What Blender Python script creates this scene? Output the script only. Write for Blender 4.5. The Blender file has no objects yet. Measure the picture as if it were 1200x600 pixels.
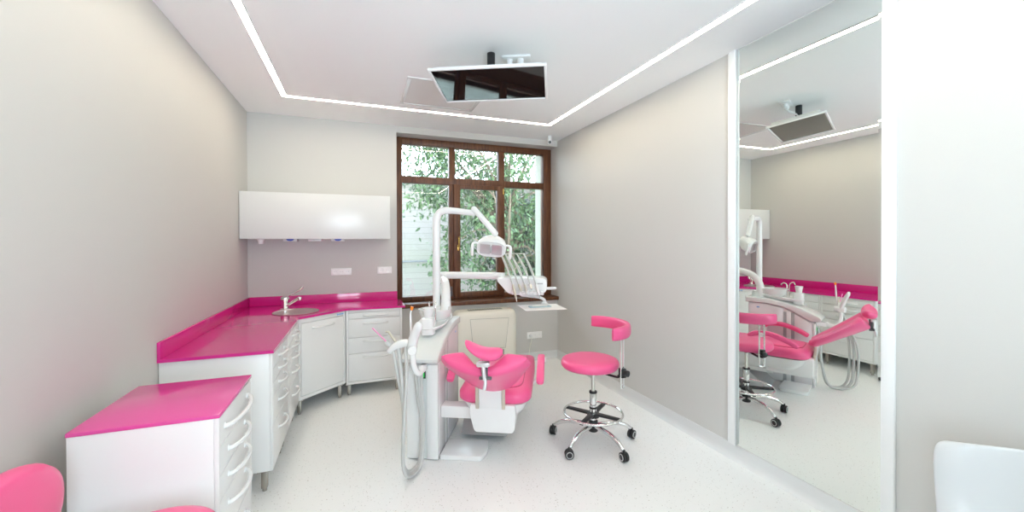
import bpy, bmesh, math, random
from mathutils import Vector, Matrix, Euler
rnd = random.Random(7)
SC = bpy.context.scene
C = SC.collection
PI = math.pi

# room (metres): camera above the origin, x right along the window wall, y towards the window
A, B, D, H = -1.0335, 2.4327, 4.7559, 2.8133
YR = -1.45           # rear wall
W = 4.94             # inner plane of the window frame
TH = -0.46           # heading of the dental unit, chair and screen

# ------------------------------------------------------------------ materials
def mat(name, col, rough=.5, metal=0., spec=.5, coat=0., emit=None, es=0., alpha=1., trans=0., bump=None, var=None):
    m = bpy.data.materials.new(name); m.use_nodes = True
    nt = m.node_tree; p = nt.nodes['Principled BSDF']
    p.inputs['Base Color'].default_value = (*col, 1)
    p.inputs['Roughness'].default_value = rough
    p.inputs['Metallic'].default_value = metal
    p.inputs['Specular IOR Level'].default_value = spec
    p.inputs['Coat Weight'].default_value = coat
    p.inputs['Coat Roughness'].default_value = .08
    p.inputs['Transmission Weight'].default_value = trans
    if emit:
        p.inputs['Emission Color'].default_value = (*emit, 1)
        p.inputs['Emission Strength'].default_value = es
    if bump or var:
        tc = nt.nodes.new('ShaderNodeTexCoord')
    if bump:
        sc, st = bump
        n = nt.nodes.new('ShaderNodeTexNoise'); n.inputs['Scale'].default_value = sc; n.inputs['Detail'].default_value = 4
        b = nt.nodes.new('ShaderNodeBump'); b.inputs['Strength'].default_value = st; b.inputs['Distance'].default_value = .01
        nt.links.new(tc.outputs['Object'], n.inputs['Vector'])
        nt.links.new(n.outputs['Fac'], b.inputs['Height']); nt.links.new(b.outputs['Normal'], p.inputs['Normal'])
    if var:
        sc, amt = var
        n = nt.nodes.new('ShaderNodeTexNoise'); n.inputs['Scale'].default_value = sc; n.inputs['Detail'].default_value = 3
        r = nt.nodes.new('ShaderNodeValToRGB')
        r.color_ramp.elements[0].position = .3; r.color_ramp.elements[1].position = .7
        r.color_ramp.elements[0].color = (*[c*(1-amt) for c in col], 1); r.color_ramp.elements[1].color = (*[min(1, c*(1+amt)) for c in col], 1)
        nt.links.new(tc.outputs['Object'], n.inputs['Vector'])
        nt.links.new(n.outputs['Fac'], r.inputs['Fac']); nt.links.new(r.outputs['Color'], p.inputs['Base Color'])
    return m

M = {}
M['wall'] = mat('wall_paint', (.582, .573, .551), .62, bump=(180, .05))
M['ceil'] = mat('ceiling_paint', (.92, .925, .93), .8, bump=(150, .03))
M['white'] = mat('white_lacquer', (.80, .805, .805), .28)
M['white2'] = mat('white_plastic', (.79, .80, .80), .3)
M['whitem'] = mat('white_powder_coat', (.82, .825, .825), .24)
M['pearl'] = mat('pale_grey_plastic', (.74, .775, .765), .25)
M['lilac'] = mat('pale_lilac_panel', (.76, .735, .75), .2)
M['grey'] = mat('grey_plastic', (.42, .43, .44), .4)
M['lgrey'] = mat('hose_grey', (.55, .56, .55), .4)
M['dgrey'] = mat('dark_grey', (.10, .10, .105), .4)
M['black'] = mat('black_plastic', (.012, .012, .014), .4)
M['chrome'] = mat('chrome', (.78, .78, .78), .08, 1)
M['steel'] = mat('brushed_steel', (.70, .68, .64), .34, 1)
M['silver'] = mat('silver_reflector', (.58, .59, .61), .32, 1)
M['leg'] = mat('satin_steel_leg', (.40, .38, .34), .35, .9)
M['socket'] = mat('socket_white', (.90, .90, .89), .3)
M['satin'] = mat('satin_silver', (.78, .78, .79), .32, .85)
M['lift'] = mat('satin_grey_metal', (.50, .51, .51), .5, .4)
M['beige'] = mat('beige_metal', (.60, .55, .46), .35, .3)
M['brass'] = mat('brass', (.62, .42, .12), .25, 1)
M['pink'] = mat('pink_upholstery', (.86, .105, .29), .36, coat=.1, bump=(260, .04))
M['pinkd'] = mat('pink_upholstery_seam', (.55, .02, .13), .4)
M['magenta'] = mat('magenta_worktop', (.64, .022, .245), .08, coat=.3)
M['magenta2'] = mat('pink_worktop', (.73, .085, .34), .14, coat=.2)
M['cream'] = mat('cream_plastic', (.80, .785, .70), .4)
M['creamg'] = mat('cream_grille', (.36, .37, .33), .5)
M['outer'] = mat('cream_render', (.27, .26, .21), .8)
M['orange'] = mat('orange_plastic', (.95, .25, .01), .3)
M['tube'] = mat('pink_tube', (.85, .30, .55), .3)
M['paper'] = mat('tray_paper', (.82, .80, .78), .7)
M['packet'] = mat('pale_blue_wrap', (.52, .66, .72), .25)
M['blue'] = mat('blue_mark', (.05, .09, .5), .4)
M['bluel'] = mat('light_blue_mark', (.20, .42, .75), .4)
M['green'] = mat('green_switch_light', (.0, .35, .05), .3, emit=(.02, .8, .1), es=.25)
M['shell'] = mat('white_shell_plastic', (.55, .555, .56), .3)
M['base'] = mat('grey_white_vinyl', (.68, .69, .69), .35)
M['mirror'] = mat('mirror_silvering', (.86, .895, .86), 0.0, 1)
M['screen'] = mat('dark_screen', (.012, .009, .010), .03, spec=.9)
M['bark'] = mat('bark', (.10, .07, .045), .9, bump=(20, .6))
M['led'] = mat('warm_white_diffuser', (.9, .9, .9), .5, emit=(1, .885, .68), es=11.2)

def leafmat(name, c1, c2):
    m = mat(name, c1, .55)
    nt = m.node_tree; p = nt.nodes['Principled BSDF']
    g = nt.nodes.new('ShaderNodeNewGeometry'); r = nt.nodes.new('ShaderNodeValToRGB')
    r.color_ramp.elements[0].color = (*c1, 1); r.color_ramp.elements[1].color = (*c2, 1)
    nt.links.new(g.outputs['Random Per Island'], r.inputs['Fac']); nt.links.new(r.outputs['Color'], p.inputs['Base Color'])
    t = nt.nodes.new('ShaderNodeBsdfTranslucent'); mx = nt.nodes.new('ShaderNodeMixShader'); mx.inputs[0].default_value = .35
    nt.links.new(r.outputs['Color'], t.inputs['Color'])
    out = nt.nodes['Material Output']
    nt.links.new(p.outputs[0], mx.inputs[1]); nt.links.new(t.outputs[0], mx.inputs[2]); nt.links.new(mx.outputs[0], out.inputs['Surface'])
    return m
M['leafA'] = leafmat('leaves_light', (.015, .036, .011), (.080, .125, .045))
M['leafB'] = leafmat('leaves_dark', (.004, .009, .005), (.020, .034, .015))

def floor_mat():
    m = mat('speckled_vinyl', (.88, .895, .89), .32)
    nt = m.node_tree; p = nt.nodes['Principled BSDF']; tc = nt.nodes.new('ShaderNodeTexCoord')
    cur = None
    for sc, thr, col in ((40, .12, (.52, .48, .44)), (60, .17, (.62, .64, .63)), (85, .22, (.92, .92, .91)), (52, .10, (.48, .47, .46))):
        mp = nt.nodes.new('ShaderNodeMapping'); mp.inputs['Location'].default_value = (sc*.37, sc*.11, 0)
        v = nt.nodes.new('ShaderNodeTexVoronoi'); v.inputs['Scale'].default_value = sc
        c = nt.nodes.new('ShaderNodeMath'); c.operation = 'LESS_THAN'; c.inputs[1].default_value = thr
        s = nt.nodes.new('ShaderNodeSeparateColor'); c2 = nt.nodes.new('ShaderNodeMath'); c2.operation = 'GREATER_THAN'; c2.inputs[1].default_value = .55
        mu = nt.nodes.new('ShaderNodeMath'); mu.operation = 'MULTIPLY'
        mx = nt.nodes.new('ShaderNodeMix'); mx.data_type = 'RGBA'
        nt.links.new(tc.outputs['Object'], mp.inputs[0]); nt.links.new(mp.outputs[0], v.inputs['Vector'])
        nt.links.new(v.outputs['Distance'], c.inputs[0]); nt.links.new(v.outputs['Color'], s.inputs[0]); nt.links.new(s.outputs[0], c2.inputs[0])
        nt.links.new(c.outputs[0], mu.inputs[0]); nt.links.new(c2.outputs[0], mu.inputs[1])
        nt.links.new(mu.outputs[0], mx.inputs['Factor'])
        if cur: nt.links.new(cur, mx.inputs['A'])
        else: mx.inputs['A'].default_value = (.88, .895, .89, 1)
        mx.inputs['B'].default_value = (*col, 1); cur = mx.outputs['Result']
    nt.links.new(cur, p.inputs['Base Color'])
    return m
M['floor'] = floor_mat()

def wood_mat():
    m = mat('stained_wood', (.13, .052, .022), .5)
    nt = m.node_tree; p = nt.nodes['Principled BSDF']; tc = nt.nodes.new('ShaderNodeTexCoord')
    mp = nt.nodes.new('ShaderNodeMapping'); mp.inputs['Scale'].default_value = (30, 30, 3)
    n = nt.nodes.new('ShaderNodeTexNoise'); n.inputs['Scale'].default_value = 1.6; n.inputs['Detail'].default_value = 6; n.inputs['Distortion'].default_value = .6
    r = nt.nodes.new('ShaderNodeValToRGB'); r.color_ramp.elements[0].color = (.060, .018, .006, 1); r.color_ramp.elements[1].color = (.17, .062, .020, 1)
    r.color_ramp.elements[0].position = .3; r.color_ramp.elements[1].position = .75
    nt.links.new(tc.outputs['Object'], mp.inputs[0]); nt.links.new(mp.outputs[0], n.inputs['Vector'])
    nt.links.new(n.outputs['Fac'], r.inputs['Fac']); nt.links.new(r.outputs['Color'], p.inputs['Base Color'])
    return m
M['wood'] = wood_mat()

def glass_mat(name, f=1.0, tint=(.97, .985, .975)):
    m = bpy.data.materials.new(name); m.use_nodes = True; nt = m.node_tree; nt.nodes.clear()
    out = nt.nodes.new('ShaderNodeOutputMaterial'); t = nt.nodes.new('ShaderNodeBsdfTransparent'); t.inputs[0].default_value = (*tint, 1)
    g = nt.nodes.new('ShaderNodeBsdfGlossy'); g.inputs['Roughness'].default_value = .0
    fr = nt.nodes.new('ShaderNodeFresnel'); fr.inputs['IOR'].default_value = 1.5
    mx = nt.nodes.new('ShaderNodeMixShader')
    nt.links.new(fr.outputs[0], mx.inputs[0]); nt.links.new(t.outputs[0], mx.inputs[1]); nt.links.new(g.outputs[0], mx.inputs[2]); nt.links.new(mx.outputs[0], out.inputs['Surface'])
    return m
M['glass'] = glass_mat('window_glass')

def frosted():
    m = mat('frosted_bowl', (.86, .89, .89), .15)
    nt = m.node_tree; p = nt.nodes['Principled BSDF']; t = nt.nodes.new('ShaderNodeBsdfTransparent'); mx = nt.nodes.new('ShaderNodeMixShader'); mx.inputs[0].default_value = .62
    nt.links.new(t.outputs[0], mx.inputs[1]); nt.links.new(p.outputs[0], mx.inputs[2]); nt.links.new(mx.outputs[0], nt.nodes['Material Output'].inputs['Surface'])
    return m
M['frost'] = frosted()

def siding_mat():
    m = mat('white_painted_boards', (.80, .84, .80), .8)
    nt = m.node_tree; p = nt.nodes['Principled BSDF']; tc = nt.nodes.new('ShaderNodeTexCoord')
    br = nt.nodes.new('ShaderNodeTexBrick'); br.inputs['Scale'].default_value = 1
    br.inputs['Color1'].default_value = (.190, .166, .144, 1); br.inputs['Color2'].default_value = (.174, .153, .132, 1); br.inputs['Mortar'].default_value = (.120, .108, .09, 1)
    br.inputs['Brick Width'].default_value = 1.7; br.inputs['Row Height'].default_value = .15; br.inputs['Mortar Size'].default_value = .008; br.inputs['Mortar Smooth'].default_value = .6
    s = nt.nodes.new('ShaderNodeSeparateXYZ'); c = nt.nodes.new('ShaderNodeCombineXYZ')
    nt.links.new(tc.outputs['Object'], s.inputs[0]); nt.links.new(s.outputs['X'], c.inputs['X']); nt.links.new(s.outputs['Z'], c.inputs['Y'])
    n = nt.nodes.new('ShaderNodeTexNoise'); n.inputs['Scale'].default_value = 3; mx = nt.nodes.new('ShaderNodeMix'); mx.data_type = 'RGBA'; mx.blend_type = 'MULTIPLY'; mx.inputs['Factor'].default_value = .25
    nt.links.new(c.outputs[0], br.inputs['Vector']); nt.links.new(br.outputs['Color'], mx.inputs['A']); nt.links.new(n.outputs['Color'], mx.inputs['B'])
    nt.links.new(mx.outputs['Result'], p.inputs['Base Color'])
    return m
M['siding'] = siding_mat()
M['ground'] = mat('outside_paving', (.40, .42, .36), .9, var=(3, .2))

# ------------------------------------------------------------------ mesh helpers
def new(): return bmesh.new()

def box(bm, lo, hi, bev=0., seg=2):
    r = bmesh.ops.create_cube(bm, size=1)
    vs = r['verts']
    for v in vs:
        v.co = Vector([lo[i] + (v.co[i]+.5)*(hi[i]-lo[i]) for i in range(3)])
    if bev:
        es = list({e for v in vs for e in v.link_edges})
        bmesh.ops.bevel(bm, geom=es, offset=bev, segments=seg, profile=.5, affect='EDGES', clamp_overlap=True)
    return bm

def frame_for(t):
    t = t.normalized(); u = Vector((0, 0, 1)) if abs(t.z) < .9 else Vector((1, 0, 0))
    a = t.cross(u).normalized(); return a, a.cross(t).normalized()

def ring_loft(bm, rings, cap=True, closed=False):
    vr = [[bm.verts.new(p) for p in r] for r in rings]
    n = len(vr[0]); k = len(vr)
    for i in range(k if closed else k-1):
        a, b = vr[i], vr[(i+1) % k]
        for j in range(n):
            bm.faces.new((a[j], a[(j+1) % n], b[(j+1) % n], b[j]))
    if cap and not closed:
        bm.faces.new(list(reversed(vr[0]))); bm.faces.new(vr[-1])
    return vr

def smooth_path(pts, n=6):
    P = [Vector(p) for p in pts]
    if len(P) < 3: return P
    out = []
    for i in range(len(P)-1):
        p0, p1, p2, p3 = P[max(i-1, 0)], P[i], P[i+1], P[min(i+2, len(P)-1)]
        for k in range(n):
            t = k/n
            out.append(.5*((2*p1) + (p2-p0)*t + (2*p0-5*p1+4*p2-p3)*t*t + (3*p1-p0-3*p2+p3)*t**3))
    out.append(P[-1]); return out

def tube(bm, pts, r, res=12, smooth=True, n=6, sx=1., closed=False, roundend=False):
    """r: number or list per control point; sx squashes the second cross axis"""
    if smooth and not closed:
        P = smooth_path(pts, n)
    else: P = [Vector(p) for p in pts]
    if isinstance(r, (list, tuple)):
        m = len(r)-1; R = []
        for i in range(len(P)):
            f = i/(len(P)-1)*m; k = min(int(f), m-1); R.append(r[k]+(r[k+1]-r[k])*(f-k))
    else: R = [r]*len(P)
    k = len(P); tang = []
    for i in range(k):
        if closed: t = P[(i+1) % k]-P[i-1]
        else: t = P[min(i+1, k-1)]-P[max(i-1, 0)]
        tang.append(t.normalized())
    a, b = frame_for(tang[0]); rings = []
    for i in range(k):
        t = tang[i]; a = (a - t*a.dot(t)).normalized(); b = a.cross(t)
        rings.append((P[i], a.copy(), b.copy(), R[i], t))
    def mk(c, a, b, r): return [c + a*r*math.cos(2*PI*j/res) + b*r*sx*math.sin(2*PI*j/res) for j in range(res)]
    rr = []
    if roundend and not closed:
        c, a, b, r0, t = rings[0]
        for q in (.25, .55, .85): rr.append(mk(c - t*r0*math.sqrt(max(0, 1-q*q)), a, b, r0*q))
    for c, a, b, r0, t in rings: rr.append(mk(c, a, b, r0))
    if roundend and not closed:
        c, a, b, r0, t = rings[-1]
        for q in (.85, .55, .25): rr.append(mk(c + t*r0*math.sqrt(max(0, 1-q*q)), a, b, r0*q))
    ring_loft(bm, rr, cap=True, closed=closed)
    return bm

def cyl(bm, p0, p1, r0, r1=None, res=20, bev=0.):
    r1 = r0 if r1 is None else r1
    p0, p1 = Vector(p0), Vector(p1); t = (p1-p0).normalized(); a, b = frame_for(t)
    def mk(c, r): return [c + a*r*math.cos(2*PI*j/res) + b*r*math.sin(2*PI*j/res) for j in range(res)]
    rr = []
    if bev: rr += [mk(p0, r0-bev), mk(p0+t*bev*.3, r0-bev*.3), mk(p0+t*bev, r0), mk(p1-t*bev, r1), mk(p1-t*bev*.3, r1-bev*.3), mk(p1, r1-bev)]
    else: rr = [mk(p0, r0), mk(p1, r1)]
    ring_loft(bm, rr); return bm

def lathe(bm, prof, c=(0, 0, 0), res=32, cap=True):
    rr = [[Vector((c[0]+r*math.cos(2*PI*j/res), c[1]+r*math.sin(2*PI*j/res), c[2]+z)) for j in range(res)] for r, z in prof]
    ring_loft(bm, rr, cap=cap); return bm

def prism(bm, poly, lo, hi, axis='z', bev=0., seg=2, bevall=True):
    """poly: 2D points in the plane across axis: z->(x,y)  y->(x,z)  x->(y,z)"""
    def P(p, h):
        return {'z': (p[0], p[1], h), 'y': (p[0], h, p[1]), 'x': (h, p[0], p[1])}[axis]
    a = [bm.verts.new(P(p, lo)) for p in poly]; b = [bm.verts.new(P(p, hi)) for p in poly]
    n = len(poly); fs = [bm.faces.new(list(reversed(a))), bm.faces.new(b)]
    for j in range(n): fs.append(bm.faces.new((a[j], a[(j+1) % n], b[(j+1) % n], b[j])))
    bmesh.ops.recalc_face_normals(bm, faces=fs)
    if bev:
        es = set(fs[0].edges) | set(fs[1].edges)
        bmesh.ops.bevel(bm, geom=list(es), offset=bev, segments=seg, profile=.5, affect='EDGES', clamp_overlap=True)
    return bm

def round_poly(pts, rad, n=5):
    out = []; k = len(pts)
    for i in range(k):
        p0, p, p1 = Vector(pts[i-1]), Vector(pts[i]), Vector(pts[(i+1) % k])
        r = rad[i] if isinstance(rad, (list, tuple)) else rad
        if r <= 0: out.append(tuple(p)); continue
        d0 = (p0-p); d1 = (p1-p); r = min(r, d0.length*.49, d1.length*.49)
        q0 = p+d0.normalized()*r; q1 = p+d1.normalized()*r
        for j in range(n+1):
            t = j/n; out.append(tuple(q0*(1-t)**2+p*2*t*(1-t)+q1*t*t))
    return out

def superellipse(a, b, n=28, e=2.6):
    out = []
    for j in range(n):
        t = 2*PI*j/n; c, s = math.cos(t), math.sin(t)
        out.append((a*math.copysign(abs(c)**(2/e), c), b*math.copysign(abs(s)**(2/e), s)))
    return out

def obj(name, bm, m, parent=None, off=None, mtx=None, smooth=40):
    if mtx is not None: bmesh.ops.transform(bm, matrix=mtx, verts=bm.verts)
    if off is not None:
        for v in bm.verts: v.co -= Vector(off)
    bmesh.ops.recalc_face_normals(bm, faces=bm.faces)
    me = bpy.data.meshes.new(name); bm.to_mesh(me); bm.free()
    me.materials.append(M[m] if isinstance(m, str) else m)
    if smooth:
        me.shade_smooth(); me.set_sharp_from_angle(angle=math.radians(smooth))
    o = bpy.data.objects.new(name, me); C.objects.link(o)
    if parent is not None: o.parent = parent
    return o

def thing(name, label, cat, loc=(0, 0, 0), rotz=0., group=None):
    o = bpy.data.objects.new(name, None); C.objects.link(o)
    o.location = loc; o.rotation_euler = (0, 0, rotz); o.empty_display_size = .1
    o['label'] = label; o['category'] = cat
    if group: o['group'] = group
    return o
def tag(o, label, cat, group=None, kind=None):
    o['label'] = label; o['category'] = cat
    if group: o['group'] = group
    if kind: o['kind'] = kind
    return o
def struct(name, bm, m, label=None, parent=None, smooth=30):
    o = obj(name, bm, m, parent, smooth=smooth)
    o['kind'] = 'structure'
    if label: o['label'] = label
    return o
def origin(o, loc):
    """move a single mesh object's origin to loc without moving its shape"""
    for v in o.data.vertices: v.co -= Vector(loc)
    o.location = loc
    return o
def copy_tree(o, parent=None):
    c = o.copy(); C.objects.link(c)
    if parent is not None:
        c.parent = parent; c.matrix_parent_inverse = o.matrix_parent_inverse.copy()
    for ch in list(o.children):
        copy_tree(ch, c)
    return c

# ------------------------------------------------------------------ the room
T = .3
struct('floor', box(new(), (A-.1, YR-.1, -.15), (B+.1, D+.1, 0)), 'floor', 'pale speckled vinyl floor')
struct('ceiling', box(new(), (A-T, YR-T, H), (B+T, D+.6, H+.2)), 'ceil', 'flat white ceiling')
sy0, sy1, sz0, sz1 = -1.2, -.38, .5, 2.45  # opening for the assumed side window
bm = new()
box(bm, (A-T, YR-T, -.1), (A, sy0, H)); box(bm, (A-T, sy1, -.1), (A, D+.6, H)); box(bm, (A-T, sy0, -.1), (A, sy1, sz0)); box(bm, (A-T, sy0, sz1), (A, sy1, H))
struct('wall_left', bm, 'wall', 'plain greige wall on the left behind the counter')
struct('wall_right', box(new(), (B, YR-T, -.1), (B+T, W+.1, H)), 'wall', 'plain greige wall on the right carrying the mirror')
bm = new()
OX0, OZ0, OZ1 = .412, .775, 2.742
box(bm, (A, D, -.1), (OX0, D+.5, H)); box(bm, (OX0, D, -.1), (B, D+.5, OZ0)); box(bm, (OX0, D, OZ1), (B, D+.5, H))
struct('wall_back', bm, 'wall', 'greige window wall at the far end')
bm = new()
rx0, rx1, rz0, rz1 = -.2, 1.15, .8, 2.5  # opening for the assumed rear window
box(bm, (A, YR-T, -.1), (rx0, YR, H)); box(bm, (rx1, YR-T, -.1), (B, YR, H)); box(bm, (rx0, YR-T, -.1), (rx1, YR, rz0)); box(bm, (rx0, YR-T, rz1), (rx1, YR, H))
struct('wall_rear', bm, 'wall', 'wall behind the viewer with an assumed wide window')
# baseboards: the vinyl turned up against the wall
def cove(y0, y1, name, lab):
    prof = [(B, 0), (B-.035, 0), (B-.024, .006), (B-.012, .02), (B-.007, .045), (B-.006, .098), (B, .1)]
    bm = new(); prism(bm, prof, y0, y1, 'y'); struct(name, bm, 'base', lab)
cove(YR, D, 'baseboard_right', 'pale grey turned up vinyl skirting along the right wall')
bm = new()
prism(bm, [(D, 0), (D-.035, 0), (D-.024, .006), (D-.012, .02), (D-.007, .045), (D-.006, .098), (D, .1)], .46, B-.006, 'x')
struct('baseboard_back', bm, 'base', 'pale grey turned up vinyl skirting under the window')

# ------------------------------------------------------------------ window
def rect_frame(bm, x0, x1, z0, z1, w, y0, y1, bev=.006):
    """frame of four members; w = (left, right, bottom, top)"""
    l, r, b, t = w
    box(bm, (x0, y0, z0), (x0+l, y1, z1), bev); box(bm, (x1-r, y0, z0), (x1, y1, z1), bev)
    box(bm, (x0+l-.004, y0+.002, z0), (x1-r+.004, y1, z0+b), bev); box(bm, (x0+l-.004, y0+.002, z1-t), (x1-r+.004, y1, z1), bev)
win = struct('window_1', rect_frame(bm := new(), OX0, B, .80, OZ1, (.078, .115, .055, .078), W, W+.09) or bm, 'wood', 'large brown wooden window with three upper lights above three lower ones')
bm = new()
box(bm, (OX0+.05, W+.003, 2.208), (B-.08, W+.088, 2.29), .008)      # transom
struct('transom', bm, 'wood', parent=win)
bm = new(); box(bm, (1.05, W+.005, .82), (1.125, W+.086, 2.70), .008); struct('mullion', bm, 'wood', parent=win)
bm = new(); box(bm, (1.69, W+.005, .82), (1.77, W+.086, 2.70), .008); struct('mullion', bm, 'wood', parent=win)
bm = new(); rect_frame(bm, 1.10, 1.745, .825, 2.215, (.085, .08, .06, .05), W-.018, W+.06, .008)
sash = struct('casement_sash', bm, 'wood', 'brown opening casement in the middle', parent=win)
def pane(x0, x1, z0, z1, y=W+.045):
    struct('pane', box(new(), (x0, y, z0), (x1, y+.006, z1)), 'glass', parent=win, smooth=0)
pane(.486, 1.054, 2.285, 2.668); pane(1.12, 1.694, 2.285, 2.668); pane(1.766, 2.322, 2.285, 2.668)
pane(.486, 1.054, .85, 2.212); pane(1.18, 1.67, .88, 2.17, W+.03); pane(1.766, 2.322, .85, 2.212)
bm = new()
box(bm, (1.143, W-.026, 1.40), (1.167, W-.017, 1.47), .003); cyl(bm, (1.155, W-.02, 1.44), (1.155, W-.055, 1.44), .008)
tube(bm, [(1.155, W-.055, 1.445), (1.155, W-.058, 1.50), (1.155, W-.052, 1.56)], [.009, .009, .011], 10, roundend=True)
struct('window_handle', bm, 'brass', 'brass lever handle', parent=win)
for z in (2.15, .96):
    bm = new(); cyl(bm, (1.748, W-.012, z-.035), (1.748, W-.012, z+.035), .009); struct('hinge', bm, 'brass', parent=win)
bm = new(); box(bm, (1.06, W-.012, .84), (1.085, W+.002, .90), .003); box(bm, (1.064, W-.02, .90), (1.081, W+.0, .96), .003)
struct('latch_box', bm, 'dgrey', parent=win)
bm = new(); box(bm, (OX0-.0, D-.045, .755), (B-.002, W+.03, .80), .006)
struct('window_sill', bm, 'wood', 'brown wooden window board', parent=win)
# assumed rear window, unseen, added to let daylight in from behind the viewer
bm = new(); rect_frame(bm, rx0, rx1, rz0, rz1, (.06, .06, .06, .06), YR-.12, YR-.05); box(bm, (.44, YR-.12, rz0+.05), (.50, YR-.05, rz1-.05))
w2 = struct('window_2_assumed', bm, 'whitem', 'assumed wide white window behind the viewer, added for daylight')
struct('pane', box(new(), (rx0+.05, YR-.09, rz0+.05), (rx1-.05, YR-.084, rz1-.05)), 'glass', parent=w2, smooth=0)
bm = new(); rect_frame(bm, sy0, sy1, sz0, sz1, (.06, .06, .06, .06), .05, .12); box(bm, (-.16, .05, sz0+.05), (-.10, .12, sz1-.05))  # assumed side window, unseen, added to light the near right wall
for v in bm.verts: v.co = Vector((A-v.co.y, v.co.x, v.co.z))
w3 = struct('window_3_assumed', bm, 'whitem', 'assumed wide white window in the left wall beside the viewer, added for daylight')
struct('pane', box(new(), (A-.09, sy0+.05, sz0+.05), (A-.084, sy1-.05, sz1-.05)), 'glass', parent=w3, smooth=0)
# cream outer reveal on the right of the window
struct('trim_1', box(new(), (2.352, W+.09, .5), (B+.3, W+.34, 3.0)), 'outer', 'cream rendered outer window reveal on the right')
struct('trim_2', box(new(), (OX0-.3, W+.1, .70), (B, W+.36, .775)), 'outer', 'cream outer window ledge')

# ------------------------------------------------------------------ ceiling light line, hatch, screen, sensor
LX0, LX1, LY1, LY0 = -.608, 2.006, 4.115, YR+.55
led = thing('ceiling_light_line', 'warm white rectangular light line let into the white ceiling', 'light', (LX0, LY1, H))
bm = new(); w = .020
def strip(bm, x0, x1, y0, y1, z0, z1): box(bm, (x0, y0, z0), (x1, y1, z1))
lo = (LX0, LY1, H)
strip(bm, LX0-w, LX0+w, LY0-w, LY1+w, H-.006, H-.001); strip(bm, LX1-w, LX1+w, LY0-w, LY1+w, H-.006, H-.001)
strip(bm, LX0+w, LX1-w, LY1-w, LY1+w, H-.006, H-.001); strip(bm, LX0+w, LX1-w, LY0-w, LY0+w, H-.006, H-.001)
obj('diffuser', bm, 'led', led, lo, smooth=0)
bm = new()
for s in (-1, 1):
    e = w+.003
    for x in (LX0, LX1): strip(bm, x+s*e-.003, x+s*e+.003, LY0-e, LY1+e, H-.005, H)
    for y in (LY0, LY1): strip(bm, LX0-e, LX1+e, y+s*e-.003, y+s*e+.003, H-.005, H)
obj('channel', bm, 'whitem', led, lo, smooth=0)

hx0, hx1, hy0, hy1 = .405, 1.04, 3.33, 3.935
ht = thing('ceiling_hatch', 'square white access panel in the ceiling behind the screen', 'hatch', (hx0, hy0, H))
bm = new()
for q in ((hx0-.03, hx1+.03, hy0-.03, hy0), (hx0-.03, hx1+.03, hy1, hy1+.03), (hx0-.03, hx0, hy0, hy1), (hx1, hx1+.03, hy0, hy1)):
    box(bm, (q[0], q[2], H-.007), (q[1], q[3], H+.001), .002)
obj('frame', bm, 'whitem', ht, (hx0, hy0, H))
obj('panel', box(new(), (hx0+.006, hy0+.006, H-.0035), (hx1-.006, hy1-.006, H+.001)), mat('hatch_paint', (.74, .72, .71), .7), ht, (hx0, hy0, H))

# television over the chair, screen turned down
ya, ti = -.463, 1.444
r = Vector((math.cos(ya), math.sin(ya), 0)); back = Vector((-math.sin(ya), math.cos(ya), 0))
u = Vector((0, 0, 1))*math.cos(ti) - back*math.sin(ti); n = r.cross(u)
tv = thing('television', 'white framed television hung flat under the ceiling above the dental chair', 'television')
tv.matrix_world = Matrix(((r.x, u.x, n.x, .866), (r.y, u.y, n.y, 2.683), (r.z, u.z, n.z, 2.583), (0, 0, 0, 1)))
tw, thh = .766, .455
bm = new(); rect_frame(bm, -tw/2, tw/2, -thh/2, thh/2, (.017, .017, .02, .017), -.014, .004, .004)
for v in bm.verts: v.co = Vector((v.co.x, v.co.z, v.co.y))
obj('bezel', bm, 'whitem', tv)
bm = new(); box(bm, (-tw/2+.03, -thh/2+.04, -.045), (tw/2-.03, thh/2-.04, -.012), .012); obj('back_shell', bm, 'white2', tv)
obj('screen', box(new(), (-tw/2+.017, -thh/2+.02, -.012), (tw/2-.017, thh/2-.017, -.002)), 'screen', tv, smooth=0)['label'] = 'dark glossy screen'
bm = new(); box(bm, (-.11, -.11, -.062), (.11, .11, -.048), .004); obj('mount_plate', bm, 'dgrey', tv)
inv = tv.matrix_world.inverted()
bm = new(); cyl(bm, inv @ Vector((.872, 2.706, 2.632)), inv @ Vector((.872, 2.706, H)), .028, bev=.003); obj('pole', bm, 'black', tv)
cs = thing('ceiling_socket', 'small white power socket on the ceiling above the television', 'socket', (1.06, 2.70, H), TH)
bm = new(); box(bm, (-.10, -.045, -.016), (.10, .045, 0), .004); obj('plate', bm, 'white2', cs)
for x in (-.05, .03):
    bm = new(); cyl(bm, (x, 0, -.052), (x, 0, -.014), .02, .022, bev=.003); obj('plug', bm, 'white2', cs)
for x, s in ((-.05, 1), (.03, -1)):
    bm = new(); tube(bm, [(x, 0, -.05), (x, -.015, -.075), (x-.05, -.05, -.09), (x-.11, -.08, -.11), (x-.13, -.09, -.15)], .004, 8)
    obj('cord', bm, 'white2', cs)

cam_t = thing('security_camera', 'small white tubular camera with a black lens in the ceiling corner by the window', 'camera', (2.22, 4.55, H))
bm = new(); cyl(bm, (0, 0, -.075), (0, 0, 0), .027, bev=.004); obj('housing', bm, 'white2', cam_t)
cyl(bm := new(), (0, .0, -.075), (-.012, -.035, -.085), .027, .026, bev=.003); obj('head', bm, 'white2', cam_t)
cyl(bm := new(), (-.010, -.030, -.0845), (-.0142, -.042, -.087), .02, .016); obj('lens', bm, 'black', cam_t)

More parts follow.
